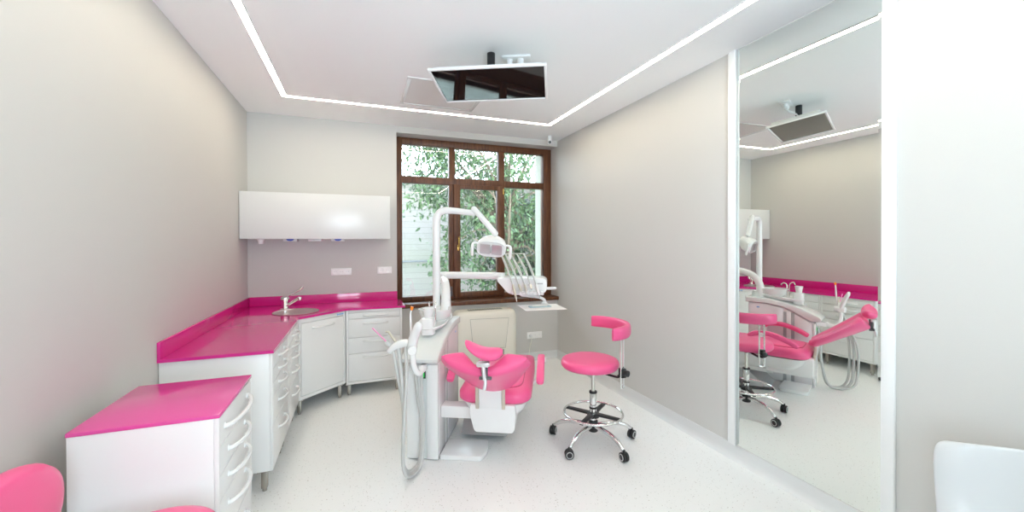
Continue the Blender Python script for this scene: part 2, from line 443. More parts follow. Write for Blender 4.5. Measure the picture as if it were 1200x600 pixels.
# ------------------------------------------------------------------ mirror
mr = thing('wall_mirror', 'tall wall mirror between two white strips on the right wall', 'mirror', (B, 1.65, .1))
my0, my1, mz0, mz1 = 1.236, 2.066, .103, H-.004
bm = new(); bv = .02
def rr_(i, x): return [Vector((x, my0+i, mz0+i)), Vector((x, my1-i, mz0+i)), Vector((x, my1-i, mz1-i)), Vector((x, my0+i, mz1-i))]
ring_loft(bm, [rr_(0, B-.0005), rr_(0, B-.0012), rr_(bv, B-.0026)])
obj('glass', bm, 'mirror', mr, (B, 1.65, .1), smooth=0)['label'] = 'silvered mirror glass with a bevelled edge'
for y0, y1 in ((my1+.001, 2.124), (1.180, my0-.001)):
    obj('edge_strip', box(new(), (B-.022, y0, mz0-.003), (B-.0003, y1, H-.002), .004), 'whitem', mr, (B, 1.65, .1))

# ------------------------------------------------------------------ cabinets and worktop
CT = .86; CZ0 = .135
def bow_handle(parent, off, c, along, out, L=.36, dep=.04, r=.008, mtx=None):
    """bow handle: c centre on the front, along = unit vector of its length, out = unit vector away from the front"""
    c, a, o = Vector(c), Vector(along), Vector(out); pts = []
    for t, d in ((-.5, .0), (-.5, .25), (-.42, .55), (-.25, .85), (0, 1), (.25, .85), (.42, .55), (.5, .25), (.5, 0)):
        pts.append(c+a*L*t+o*dep*d)
    bm = new(); tube(bm, pts, r, 10, n=4, sx=1.)
    for s in (-.5, .5):
        p = c+a*L*s; cyl(bm, p, p+o*.004, .013, .012)
    return obj('handle', bm, 'whitem', parent, off)
def metal_leg(parent, off, x, y, h=CZ0):
    bm = new(); box(bm, (x-.035, y-.035, h-.012), (x+.035, y+.035, h-.002), .002)
    box(bm, (x-.017, y-.017, .018), (x+.017, y+.017, h-.01), .004); cyl(bm, (x, y, 0), (x, y, .02), .013)
    return obj('leg', bm, 'leg', parent, off)

XF = -.48       # front plane of the run along the left wall
def left_unit(y0, y1, label, hz, bounds, group='white drawer units under the worktop'):
    off = (A, (y0+y1)/2, 0)
    t = thing('drawer_cabinet', label, 'cabinet', off, 0, group)
    bm = new(); box(bm, (A+.003, y0+.001, CZ0), (XF-.018, y1-.001, CT-.02), .002)
    obj('body', bm, 'white', t, off)
    for i in range(len(bounds)-1):
        zt, zb = bounds[i], bounds[i+1]
        bm = new(); box(bm, (XF-.016, y0+.022, zb+.002), (XF, y1-.022, zt-.002), .003)
        d = obj('drawer', bm, 'white', t, off)
        bow_handle(d, off, (XF, (y0+y1)/2, hz[i]), (0, 1, 0), (1, 0, 0), L=.20, dep=.038)
    bm = new()
    box(bm, (XF-.018, y0+.001, CZ0), (XF-.002, y0+.02, CT-.02), .002); box(bm, (XF-.018, y1-.02, CZ0), (XF-.002, y1-.001, CT-.02), .002)
    box(bm, (XF-.018, y0+.02, bounds[0]+.001), (XF-.002, y1-.02, CT-.02), .002); box(bm, (XF-.018, y0+.02, CZ0), (XF-.002, y1-.02, bounds[-1]-.001), .002)
    obj('face_frame', bm, 'white', t, off)
    for x in (A+.08, XF-.055):
        for y in (y0+.05, y1-.05): metal_leg(t, off, x, y)
    return t
bnd = [.822, .742, .655, .565, .40, .158]; hz = [.785, .70, .612, .50, .325]
left_unit(2.785, 3.352, 'white drawer cabinet with the bare end panel facing the room, under the magenta worktop', hz, bnd)
left_unit(3.354, 3.918, 'white drawer cabinet along the left wall, next to the diagonal sink cabinet', hz, bnd)
# back unit
off = (.15, D, 0); bt = thing('drawer_cabinet', 'white four drawer cabinet under the worktop beside the window', 'cabinet', off, 0, 'white drawer units under the worktop')
YF = 4.268; bx0, bx1 = -.112, .418
obj('body', box(new(), (bx0, YF+.018, CZ0-.02), (bx1, D-.01, CT-.02), .002), 'white', bt, off)
bnd2 = [.812, .753, .568, .412, .142]; hz2 = [.785, .705, .53, .375]
for i in range(4):
    d = obj('drawer', box(new(), (bx0+.022, YF, bnd2[i+1]+.002), (bx1-.022, YF+.016, bnd2[i]-.002), .003), 'white', bt, off)
    bow_handle(d, off, ((bx0+bx1)/2+.01, YF, hz2[i]), (1, 0, 0), (0, -1, 0), L=.22, dep=.03)
bm = new()
box(bm, (bx0, YF+.002, CZ0-.02), (bx0+.02, YF+.018, CT-.02), .002); box(bm, (bx1-.02, YF+.002, CZ0-.02), (bx1, YF+.018, CT-.02), .002)
box(bm, (bx0+.02, YF+.002, bnd2[0]+.001), (bx1-.02, YF+.018, CT-.02), .002); box(bm, (bx0+.02, YF+.002, CZ0-.02), (bx1-.02, YF+.018, bnd2[-1]-.001), .002)
obj('face_frame', bm, 'white', bt, off)
for x in (bx0+.025, bx1-.05):
    for y in (YF+.05, D-.08): metal_leg(bt, off, x, y, CZ0-.018)
# diagonal sink cabinet
p0, p1 = Vector((XF, 3.924)), Vector((-.116, 4.268)); dv = (p1-p0).normalized(); nv = Vector((dv.y, -dv.x)); DL = (p1-p0).length
off = (-.3, 4.1, 0); dc = thing('sink_cabinet', 'white diagonal corner cabinet with one wide door below the sink', 'cabinet', off)
def dp(s, o, z): q = p0+dv*s+nv*o; return (q.x, q.y, z)
def dbox(bm, s0, s1, o0, o1, z0, z1, bev=.002):
    b2 = new(); box(b2, (s0, o0, z0), (s1, o1, z1), bev)
    mtx = Matrix(((dv.x, nv.x, 0, p0.x), (dv.y, nv.y, 0, p0.y), (0, 0, 1, 0), (0, 0, 0, 1)))
    bmesh.ops.transform(b2, matrix=mtx, verts=b2.verts)
    me = bpy.data.meshes.new('tmp'); b2.to_mesh(me); b2.free(); bm.from_mesh(me); bpy.data.meshes.remove(me)
bm = new(); zt = CT-.02
box(bm, (A+.012, 3.924, CZ0), (XF-.02, 3.94, zt)); box(bm, (-.132, 4.29, CZ0), (-.116, D-.01, zt))
prism(bm, [(A+.03, 3.945), (XF-.01, 3.945), (-.137, 4.268), (-.137, D-.03), (A+.03, D-.03)], CZ0, CZ0+.018)
dbox(bm, 0.002, .022, -.018, -.002, CZ0, zt); dbox(bm, DL-.022, DL-.002, -.018, -.002, CZ0, zt); dbox(bm, .022, DL-.022, -.018, -.002, .80, zt); dbox(bm, .022, DL-.022, -.018, -.002, CZ0, .165)
obj('body', bm, 'white', dc, off)
bm = new(); dbox(bm, .026, DL-.026, -.016, 0, .168, .797, .003); door = obj('door', bm, 'white', dc, off)
bow_handle(door, off, dp(DL/2, 0, .745), (dv.x, dv.y, 0), (nv.x, nv.y, 0), L=.22, dep=.03)
bm = new(); dbox(bm, DL-.085, DL-.02, -.003, -.0012, .812, .823, 0); dbox(bm, DL-.098, DL-.087, -.003, -.0012, .808, .826, 0); obj('maker_mark', bm, 'bluel', dc, off)['label'] = 'tiny pale blue maker mark'
for q in (dp(.04, -.05, 0), dp(DL-.03, -.05, 0)): metal_leg(dc, off, q[0], q[1])
metal_leg(dc, off, A+.12, D-.15)
# worktop
off = (A, D, CT)
wt = thing('worktop', 'glossy magenta corner worktop with an upstand along both walls', 'worktop', off)
poly = [(A, 2.772), (XF+.008, 2.772), (XF+.008, 3.918), (-.114, 4.256), (.447, 4.256), (.447, D), (A, D)]
SX, SY, SR = -.537, 4.227, .178
bm = new()
def loop(pts, z): return [bm.verts.new((p[0], p[1], z)) for p in pts]
circ = [(SX+SR*math.cos(2*PI*j/40), SY+SR*math.sin(2*PI*j/40)) for j in range(40)]
vo = loop(poly, CT); vi = loop(circ, CT)
es = [bm.edges.new((vo[j], vo[(j+1) % len(vo)])) for j in range(len(vo))] + [bm.edges.new((vi[j], vi[(j+1) % 40])) for j in range(40)]
bmesh.ops.triangle_fill(bm, use_beauty=True, edges=es)
bmesh.ops.delete(bm, geom=[f for f in bm.faces if (f.calc_center_median().xy-Vector((SX, SY))).length < SR*.99 and all(v in set(vi) for v in f.verts)], context='FACES_ONLY')
fs = list(bm.faces)
ret = bmesh.ops.extrude_face_region(bm, geom=fs)
for v in [g for g in ret['geom'] if isinstance(g, bmesh.types.BMVert)]: v.co.z -= .0185
obj('top', bm, 'magenta', wt, off, smooth=20)
bm = new(); box(bm, (A, 2.772, CT+.0003), (A+.016, D, CT+.094), .0015); box(bm, (A+.016, D-.016, CT+.0003), (.412, D, CT+.094), .0015)
obj('upstand', bm, 'magenta', wt, off)
# sink and tap
sk = thing('sink', 'round stainless steel basin let into the magenta worktop corner', 'sink', (SX, SY, CT))
bm = new(); lathe(bm, [(.192, .0012), (.194, .005), (.187, .0085), (.178, .004), (.168, -.006), (.160, -.06), (.135, -.115), (.10, -.128), (.025, -.132), (.025, -.134), (.10, -.131), (.137, -.118), (.163, -.06), (.171, -.004), (.177, .0006)], res=48)
obj('basin', bm, 'steel', sk)
bm = new(); lathe(bm, [(.024, -.1335), (.024, -.130), (.012, -.129), (.002, -.1295)], res=24); obj('drain', bm, 'chrome', sk)
tp = TP = thing('tap', 'chrome mixer tap with a long lever behind the round basin', 'tap', (-.660, 4.447, CT))
bm = new(); lathe(bm, [(.034, 0), (.034, .006), (.027, .012), (.027, .075), (.031, .082), (.032, .10), (.028, .118), (.014, .128), (.002, .13)], res=28); obj('body', bm, 'chrome', tp)
bm = new(); tube(bm, [(.012, -.01, .03), (.06, -.035, .075), (.105, -.06, .115)], .0125, 14, roundend=True); cyl(bm, (.108, -.062, .122), (.112, -.064, .092), .015, .013, bev=.003); obj('spout', bm, 'chrome', tp)
bm = new(); tube(bm, [(.008, -.004, .118), (.05, -.02, .15), (.10, -.045, .185), (.125, -.055, .215)], [.007, .007, .009, .013], 10, sx=.7, roundend=True); obj('lever', bm, 'chrome', tp)

TP.scale = (1.25, 1.25, .98)
for ch_ in TP.children: pass
# mobile drawer unit near the viewer
mx0, mx1, my_0, my_1 = -.938, -.497, 1.835, 2.335
off = (mx0, my_0, 0); mc = thing('mobile_cabinet', 'white drawer cabinet with its own pink top, standing nearest along the left wall', 'cabinet', off)
obj('body', box(new(), (mx0+.002, my_0+.002, .05), (mx1-.016, my_1-.002, .835), .002), 'white', mc, off)
for ya_, yb_ in ((my_0+.002, my_0+.013), (my_1-.013, my_1-.002)):
    obj('stile', box(new(), (mx1-.0155, ya_, .05), (mx1+.0005, yb_, .835), .001), 'white', mc, off)
obj('top', box(new(), (mx0, my_0, .835), (mx1+.003, my_1, .85), .002), 'magenta2', mc, off)['label'] = 'pink laminate top'
b3 = [.831, .715, .605, .50, .32, .16, .055]; h3 = [.775, .665, .56, .445, .245, .11]
for i in range(6):
    d = obj('drawer', box(new(), (mx1-.015, my_0+.014, b3[i+1]+.002), (mx1, my_1-.014, b3[i]-.002), .003), 'white', mc, off)
    bow_handle(d, off, (mx1, (my_0+my_1)/2, h3[i]), (0, 1, 0), (1, 0, 0), L=.25 if i else .34, dep=.042, r=.009)
for x in (mx0+.06, mx1-.07):
    for y in (my_0+.06, my_1-.06):
        bm = new(); cyl(bm, (x-.01, y, .025), (x+.01, y, .025), .025, bev=.004); cyl(bm, (x, y, .04), (x, y, .052), .012); obj('caster', bm, 'dgrey', mc, off)

# wall cabinet
off = (-.36, D, 1.538); wc = thing('wall_cabinet', 'wide glossy white wall cabinet left of the window', 'cabinet', off)
obj('body', box(new(), (A+.004, 4.445, 1.54), (.317, D, 1.982), .002), 'white', wc, off)
obj('door', box(new(), (A+.006, 4.426, 1.538), (.315, 4.443, 1.984), .002), mat('gloss_white_door', (.72, .725, .72), .26), wc, off)
for x, c, lab in ((-.62, 1, 'shallow white dispenser box under the left half of the wall cabinet'), (-.40, 0, 'plain shallow white box under the middle of the wall cabinet'), (-.19, 1, 'shallow white dispenser box under the right half of the wall cabinet')):
    t = thing('dispenser_box', lab, 'dispenser', (x, 4.50, 1.54), 0, 'boxes under the wall cabinet')
    obj('case', box(new(), (-.062, 0, -.026), (.062, .14, -.0005), .006), 'white2', t)
    if c:
        bm = new(); prism(bm, [(.034*math.cos(PI*k/12), -.002-.020*math.sin(PI*k/12)) for k in range(13)], -.0012, .0, 'y'); obj('mark', bm, 'blue', t)['label'] = 'blue half round mark'
t = thing('soap_dispenser', 'small white nozzle under the left end of the wall cabinet', 'dispenser', (-.87, 4.50, 1.54))
bm = new(); lathe(bm, [(.03, -.0005), (.03, -.012), (.026, -.014), (.024, -.046), (.02, -.05), (.004, -.05)], res=20); obj('nozzle', bm, 'white2', t)
bm = new(); lathe(bm, [(.035, -.0003), (.035, -.005), (.03, -.006)], res=20); obj('collar', bm, 'white2', t)

# sockets
def outlet(x0, x1, z0, z1, n, label, plug=None):
    cx, cz = (x0+x1)/2, (z0+z1)/2; off = (cx, D, cz)
    t = thing('wall_socket', label, 'socket', off, 0, None)
    obj('plate', box(new(), (x0, D-.011, z0), (x1, D, z1), .003), 'socket', t, off)
    wd = (x1-x0-.02)/n
    for i in range(n):
        c = x0+.01+wd*(i+.5)
        bm = new(); rr = min(wd*.44, (z1-z0)*.38)
        rg = [[Vector((c+q*math.cos(2*PI*k/20), D-y, cz+q*math.sin(2*PI*k/20))) for k in range(20)] for q, y in ((rr, .0105), (rr, .0135), (rr*.9, .0135), (rr*.8, .0125))]
        ring_loft(bm, rg); obj('outlet_face', bm, 'socket', t, off)
        bm = new()
        for s in (-1, 1): cyl(bm, (c+s*.0095, D-.0122, cz), (c+s*.0095, D-.0131, cz), .003, res=10)
        obj('pin_holes', bm, 'grey', t, off)
    return t, off, x0, wd, cz
outlet(-.269, -.065, 1.15, 1.226, 3, 'triple white wall socket below the wall cabinet')
outlet(.199, .354, 1.156, 1.232, 2, 'double white wall socket nearest the window frame')
t, o3, x0, wd, cz = outlet(2.0, 2.205, .275, .36, 3, 'triple white wall socket low under the window with a cord plugged in')
pc = thing('power_cord', 'thin cream cord hanging from the low wall socket to the floor', 'cord', (x0+.01+wd*.5, D-.02, 0))
o_ = (x0+.01+wd*.5, D-.02, 0)
bm = new(); x = o_[0]; cyl(bm, (x, D-.045, cz), (x, D-.0138, cz), .019, .02, bev=.004); obj('plug', bm, 'white2', pc, o_)
bm = new(); tube(bm, [(x, D-.04, cz-.012), (x, D-.045, cz-.06), (x-.01, D-.03, .2), (x-.025, D-.03, .1), (x-.03, D-.05, .02), (x-.06, D-.06, .006), (x-.20, D-.05, .006)], .0045, 8); obj('cord', bm, 'cream', pc, o_)

# ------------------------------------------------------------------ fan coil heater under the window
off = (1.41, D-.13, 0); ac = thing('fan_coil_unit', 'cream floor standing air conditioning unit under the window', 'air conditioner', off)
ax0, ax1 = 1.035, 1.79; ay0, ay1 = 4.525, D-.02
bm = new()
def plan(i, z): return [Vector((p[0], p[1], z)) for p in round_poly([(ax0+i, ay1), (ax0+i, ay0+i), (ax1-i, ay0+i), (ax1-i, ay1)], [0, .10, .10, 0], 8)]
ring_loft(bm, [plan(0, .03), plan(0, .615), plan(.006, .652), plan(.020, .680), plan(.040, .697), plan(.062, .702), plan(.075, .703)]); obj('casing', bm, 'cream', ac, off, smooth=35)
bm = new(); prism(bm, [(1.231, .276), (1.196, .619), (1.669, .609), (1.629, .256)], ay0-.0015, ay0+.001, 'y', 0); obj('panel_gap', bm, 'creamg', ac, off)
bm = new(); prism(bm, [(1.235, .28), (1.20, .615), (1.665, .605), (1.625, .26)], ay0-.005, ay0+.001, 'y', .002); obj('front_panel', bm, 'cream', ac, off)
bm = new(); box(bm, (1.535, ay0-.004, .055), (1.61, ay0+.001, .24), .001)
for k in range(9): box(bm, (1.54, ay0-.007, .065+k*.019), (1.605, ay0-.003, .073+k*.019))
obj('side_grille', bm, 'creamg', ac, off)
bm = new(); box(bm, (1.20, 4.60, .698), (1.62, 4.68, .7045))
for k in range(14): box(bm, (1.205+k*.03, 4.605, .703), (1.217+k*.03, 4.675, .708))
obj('top_grille', bm, 'creamg', ac, off)
bm = new(); box(bm, (ax0+.03, ay0+.03, 0), (ax1-.03, ay1, .032)); obj('plinth', bm, 'grey', ac, off)

# ------------------------------------------------------------------ dental unit (own frame: x right, y towards the feet of the chair)
UO = Vector((.6, 3.33, 0))
def gl(x, y, z=0.):
    return Vector((UO.x+x*math.cos(TH)-y*math.sin(TH), UO.y+x*math.sin(TH)+y*math.cos(TH), z))
du = thing('dental_unit', 'white dental unit column with spittoon, lamp post and instrument arm', 'dental unit', UO, TH)
X0, X1 = -.065, .162
side = [(-.515, .006), (-.52, .668), (-.49, .674), (-.405, .725), (-.33, .766), (-.25, .800), (-.09, .826), (.075, .828), (.08, .006)]
bm = new(); prism(bm, side, X0+.012, X1-.012, 'x', .004); obj('column', bm, 'whitem', du)
for x0, x1 in ((X0, X0+.012), (X1-.012, X1)):
    for ys in ((-.505, -.355), (-.325, -.285), (-.255, .07)):
        pts = [(ys[0], .03)] + [(ys[0] if k == 0 else ys[1] if k == 6 else ys[0]+(ys[1]-ys[0])*k/6, 0) for k in range(7)]
        def top(y):
            for a, b in zip(side[1:], side[2:]):
                if a[0] <= y <= b[0]: return a[1]+(b[1]-a[1])*(y-a[0])/(b[0]-a[0])
            return .66
        pts = [(ys[0], .02)] + [(ys[0]+(ys[1]-ys[0])*k/6, top(ys[0]+(ys[1]-ys[0])*k/6)-.008) for k in range(7)] + [(ys[1], .02)]
        bm = new(); prism(bm, pts, x0, x1, 'x', .002); obj('side_panel', bm, 'lilac' if ys[0] != -.325 else 'whitem', du)
    for ys in ((-.355, -.325), (-.285, -.255)):
        bm = new(); box(bm, (x0+.004 if x0 < 0 else x0, ys[0], .02), (x1 if x0 < 0 else x1-.004, ys[1], .755), .001); obj('trim_strip', bm, 'grey', du)
bm = new(); box(bm, (X1-.0005, -.035, .775), (X1+.001, -.008, .788), .0003); obj('side_badge', bm, 'bluel', du)['label'] = 'tiny blue badge'
# front panels
bm = new(); box(bm, (X0+.004, -.53, .012), (.030, -.512, .664), .004); obj('front_panel', bm, 'white2', du)
bm = new(); box(bm, (.082, -.534, .012), (X1-.002, -.512, .664), .005); obj('front_panel', bm, 'whitem', du)
bm = new(); box(bm, (.032, -.524, .012), (.080, -.512, .664), .002); obj('centre_strip', bm, 'pearl', du)
bm = new(); box(bm, (.039, -.531, .565), (.073, -.522, .616), .002); sw = obj('switch', bm, 'black', du)
obj('switch_light', box(new(), (.047, -.533, .574), (.065, -.5305, .607), .001), 'green', sw)['label'] = 'lit green rocker'
# swept top cover
up = [(.10, .884), (.02, .889), (-.09, .887), (-.20, .872), (-.30, .846), (-.40, .812), (-.50, .768), (-.562, .738), (-.588, .712)]
lo_ = [(-.580, .688), (-.535, .680), (-.49, .683), (-.405, .731), (-.33, .772), (-.25, .806), (-.09, .831), (.10, .832)]
bm = new(); prism(bm, up+lo_, X0-.016, X1+.014, 'x', .012, 3); obj('top_cover', bm, 'pearl', du)
# bowl, carrier and cup stand
bm = new()
BX, BY = .045, -.155
def boat(z, ax, y0, y1, e=2.3):
    c = (y0+y1)/2; return [Vector((BX+p[0], c+p[1], z+.10*(c+p[1]+.2))) for p in superellipse(ax, (y1-y0)/2, 32, e)]
ring_loft(bm, [boat(.866, .05, -.25, -.06), boat(.874, .075, -.35, -.04), boat(.889, .098, -.42, -.02), boat(.908, .112, -.435, -.005), boat(.914, .108, -.43, -.01), boat(.908, .10, -.42, -.015)])
obj('bowl_carrier', bm, 'whitem', du, smooth=60)
bm = new(); R = [(.04, .898), (.085, .902), (.108, .925), (.121, .955), (.128, .985), (.1295, .986), (.1255, .987), (.117, .955), (.104, .928), (.082, .908), (.03, .906)]
lathe(bm, [(r_, z) for r_, z in R], (BX-.01, BY, 0), 40); obj('spittoon_bowl', bm, 'frost', du)['label'] = 'translucent rinse bowl'
bm = new(); prism(bm, round_poly([(.002, -.425), (.092, -.425), (.092, -.33), (.002, -.33)], .03, 6), .836, .955, 'z', .005); obj('cup_stand', bm, 'whitem', du)
bm = new(); tube(bm, [(.03, -.29, .90), (.03, -.29, 1.015), (.032, -.30, 1.05), (.04, -.33, 1.06), (.042, -.345, 1.04)], .005, 10); obj('cup_filler', bm, 'chrome', du)
bm = new(); tube(bm, [(.07, -.275, .90), (.07, -.275, 1.02), (.068, -.262, 1.05), (.06, -.235, 1.052), (.055, -.22, 1.03)], .0055, 10); obj('bowl_rinser', bm, 'chrome', du)
# collar, lamp post and lamp
bm = new(); lathe(bm, [(.075, .885), (.073, .90), (.064, .95), (.056, .955), (.03, .956)], (.058, -.01, 0), 32); obj('collar', bm, 'pearl', du)
bm = new()
PR = .030
tube(bm, [(0, 0, .90), (0, 0, 1.3), (0, 0, 1.62), (.003, 0, 1.69), (.022, 0, 1.738), (.06, 0, 1.758), (.11, 0, 1.760), (.2, .008, 1.752), (.318, .02, 1.737)], [PR]*4+[.029, .028, .027, .025, .024], 18, n=5)
obj('lamp_post', bm, 'whitem', du)
bm = new()
a0, a1 = Vector((.312, .0, 1.770)), Vector((.486, .0, 1.572))
tube(bm, [a0, a0.lerp(a1, .5), a1], .0235, 16, roundend=True, smooth=False); cyl(bm, (.325, .035, 1.745), (.325, -.02, 1.76), .018)
obj('lamp_arm', bm, 'whitem', du)
lc = Vector((.457, .01, 1.462))
Lm = Matrix.Translation(lc) @ Matrix.Rotation(math.radians(17), 4, 'X') @ Matrix.Rotation(math.radians(6), 4, 'Y')
def lring(y, a, b, dz=0, e=3.0): return [Vector((p[0], y, p[1]+dz)) for p in superellipse(a, b, 40, e)]
bm = new(); ring_loft(bm, [lring(-.055, .105, .056), lring(-.06, .111, .061), lring(-.055, .116, .066), lring(-.02, .118, .071, .006), lring(.03, .106, .072, .016, 2.4), lring(.07, .078, .054, .028, 2.1), lring(.095, .038, .028, .038, 2)])
lamp = obj('lamp_head', bm, 'whitem', du, mtx=Lm, smooth=50)
bm = new(); rr_ = [lring(-.0605, .112, .060), lring(-.0607, .106, .056)]
ring_loft(bm, [lring(-.0615, .102, .052), lring(-.064, .099, .049), lring(-.0612, .096, .046)], cap=True); obj('lens_rim', bm, 'whitem', lamp, mtx=Lm)
bm = new()
for s in (-1, 1):
    g = []
    for i in range(9):
        row = []
        for j in range(9):
            x = s*(.006+.082*i/8); z = -.04+.08*j/8
            row.append(bm.verts.new((x, -.0655+.0025*math.sin(i/8*PI)*math.sin(j/8*PI)*1.0, z)))
        g.append(row)
    for i in range(8):
        for j in range(8): bm.faces.new((g[i][j], g[i+1][j], g[i+1][j+1], g[i][j+1]))
obj('reflector', bm, 'silver', lamp, mtx=Lm)['label'] = 'silver reflector'
bm = new(); box(bm, (-.008, -.07, -.03), (.008, -.064, .038), .003); obj('bulb_shield', bm, 'grey', lamp, mtx=Lm)
for s in (-1, 1):
    bm = new(); tube(bm, [(s*.105, -.02, .03), (s*.133, -.03, .034), (s*.150, -.035, .026), (s*.155, -.04, -.005), (s*.153, -.042, -.065)], [.007, .009, .011, .0125, .0125], 12, roundend=True); obj('grip', bm, 'whitem', lamp, mtx=Lm)
tube(bm := new(), [a1, Vector((.478, .01, 1.555)), Vector((.462, .03, 1.53))], .009, 10); obj('lamp_joint', bm, 'whitem', du)
# delivery arm
bm = new(); tube(bm, [(.085, -.03, .86), (.085, -.03, .96), (.080, -.01, 1.05), (.06, .06, 1.125), (.02, .18, 1.165), (-.03, .31, 1.178)], [.042, .042, .038, .036, .034, .033], 18); obj('riser_pipe', bm, 'whitem', du)
bm = new(); cyl(bm, (-.045, .35, 1.14), (-.045, .35, 1.235), .042, bev=.006); obj('elbow', bm, 'whitem', du)
bm = new(); tube(bm, [(-.045, .35, 1.205), (.2, .352, 1.205), (.52, .355, 1.20)], .031, 18); obj('delivery_arm', bm, 'whitem', du)
# instrument head
hd = [(.475, 1.20), (.865, 1.195), (.895, 1.175), (.895, 1.09), (.86, 1.06), (.57, 1.058), (.47, 1.17)]
bm = new(); prism(bm, round_poly(hd, [.015, .04, .03, .04, .03, .03, .015], 5), .20, .46, 'y', .018, 3); head = obj('instrument_head', bm, 'whitem', du)
bm = new(); box(bm, (.62, .165, 1.055), (.87, .215, 1.085), .006)
for k in range(5): box(bm, (.600+k*.06, .15, 1.06), (.626+k*.06, .21, 1.09), .006)
obj('holder_rail', bm, 'white2', head)
bm = new(); box(bm, (.815, .1965, 1.145), (.862, .2005, 1.156), .001); obj('name_plate', bm, 'grey', head)['label'] = 'small grey name plate'
bm = new(); box(bm, (.735, .197, 1.135), (.742, .2005, 1.142)); obj('indicator', bm, 'grey', head)
bm = new(); tube(bm, [(.88, .25, 1.105), (.93, .235, 1.108), (.965, .225, 1.11)], .012, 12, roundend=True); obj('head_grip', bm, 'whitem', head)
# rods and tray
bm = new(); tube(bm, [(.66, .36, 1.065), (.665, .36, 1.035), (.74, .38, 1.022), (.82, .40, 1.008), (.868, .408, .985), (.872, .41, .953)], [.016, .015, .014, .013, .013, .014], 12); lathe(bm, [(.034, .9505), (.034, .956), (.018, .964), (.012, .97)], (.872, .41, 0), 20); obj('tray_arm', bm, 'whitem', du)
TM = Matrix.Translation((.845, .245, .945)) @ Matrix.Rotation(math.radians(18), 4, 'Z')
bm = new(); box(bm, (-.165, -.145, -.006), (.165, .155, 0), .003); obj('tray', bm, 'whitem', du, mtx=TM)
pp = origin(obj('paper_sheet', box(bm := new(), (-.178, -.165, .0004), (.178, .135, .0018), .0004), 'paper', mtx=Matrix.Translation(UO) @ Matrix.Rotation(TH, 4, 'Z') @ TM), gl(.845, .245, .9454))
tag(pp, 'white paper sheet covering the small instrument tray', 'paper')
pk = thing('instrument_packet', 'pale blue wrapped instrument packet lying on the tray paper', 'packet', gl(.835, .24, .947), TH+.35)
bm = new(); prism(bm, round_poly([(-.10, -.04), (.10, -.035), (.095, .04), (-.095, .045)], .02), 0, .006, 'z', .002); obj('wrap', bm, 'packet', pk)
bm = new(); tube(bm, [(-.07, 0, .008), (0, .004, .008), (.065, -.004, .008)], .003, 8); obj('probe', bm, 'steel', pk)

# five handpieces with rods and hoses
hp_names = ['white handpiece with a beige grip, first from the lamp', 'beige gripped handpiece, second from the lamp', 'steel handpiece in the middle of the instrument row', 'slim steel handpiece, fourth from the lamp', 'white turbine handpiece, furthest right in the instrument row']
tube(bm := new(), [(.515, .376, 1.396), (.6, .376, 1.398), (.70, .376, 1.398)], .0045, 8); obj('rod_bar', bm, 'steel', head)
TX = (.483, .525, .572, .629, .690); LX = (.612, .662, .712, .762, .808); EX = (.645, .687, .729, .772, .835); EZ = (1.03, 1.095, 1.09, 1.115, 1.062)
for k in range(5):
    a, b, e, ez = TX[k], LX[k], EX[k], EZ[k]
    bm = new(); tube(bm, [(.56+k*.055, .44, 1.185), (.54+k*.054, .43, 1.26), (a+.022, .41, 1.355), (a, .375, 1.392)], .0045, 8); obj('whip_rod', bm, 'steel', head)
    t = thing('handpiece', hp_names[k] + ' of the dental unit', 'handpiece', gl(b, .15, 1.12), TH, 'handpieces on the instrument head')
    o_ = (b, .15, 1.12)
    bm = new(); tube(bm, [(a, .375, 1.392), (a+.012, .35, 1.375), (a+(b-a)*.5, .255, 1.28), (a+(b-a)*.85, .18, 1.19), (b, .155, 1.14)], .0068, 10); obj('hose', bm, 'lgrey', t, o_)
    bm = new(); tube(bm, [(b, .152, 1.145), (b+(e-b)*.3, .14, 1.145+(ez-1.145)*.3), (b+(e-b)*.7, .118, 1.145+(ez-1.145)*.7), (e, .10, ez)], [.0095, .0115, .010, .006], 12); obj('grip', bm, ('beige', 'beige', 'steel', 'steel', 'whitem')[k], t, o_)
    bm = new(); tube(bm, [(e, .10, ez+.002), (e+.004, .094, ez-.02)], [.005, .003], 8, smooth=False); obj('tip', bm, 'chrome', t, o_)

# floor plate of the unit
bm = new(); prism(bm, round_poly([(.165, -.51), (.455, -.51), (.485, -.42), (.478, -.29), (.44, -.262), (.165, -.262)], [.01, .03, .05, .04, .02, .01]), 0, .034, 'z', .012, 3); obj('floor_plate', bm, 'whitem', du)

# assistant arm on the front of the column
bm = new(); box(bm, (.050, -.618, .632), (.090, -.525, .674), .006); obj('arm_bracket', bm, 'whitem', du)
bm = new(); tube(bm, [(.070, -.612, .672), (.077, -.628, .655), (.080, -.655, .648), (.078, -.688, .652), (.068, -.712, .675), (.057, -.725, .72), (.052, -.728, .80)], .0185, 14); obj('assistant_arm', bm, 'whitem', du)
bm = new(); cyl(bm, (.036, -.675, .822), (.062, -.765, .816), .029, bev=.005); obj('arm_hub', bm, 'whitem', du)
bm = new(); tube(bm, [(.046, -.72, .825), (.020, -.715, .852), (-.02, -.71, .850), (-.07, -.71, .828), (-.105, -.71, .798)], [.024, .020, .022, .021, .017], 14, sx=1.2, roundend=True); obj('instrument_holder', bm, 'whitem', du)
bm = new(); tube(bm, [(.050, -.73, .83), (.062, -.745, .88), (.086, -.765, .935), (.108, -.785, .975), (.116, -.79, .992)], [.020, .021, .019, .018, .014], 14, sx=1.5, roundend=True); obj('paddle', bm, 'whitem', du)
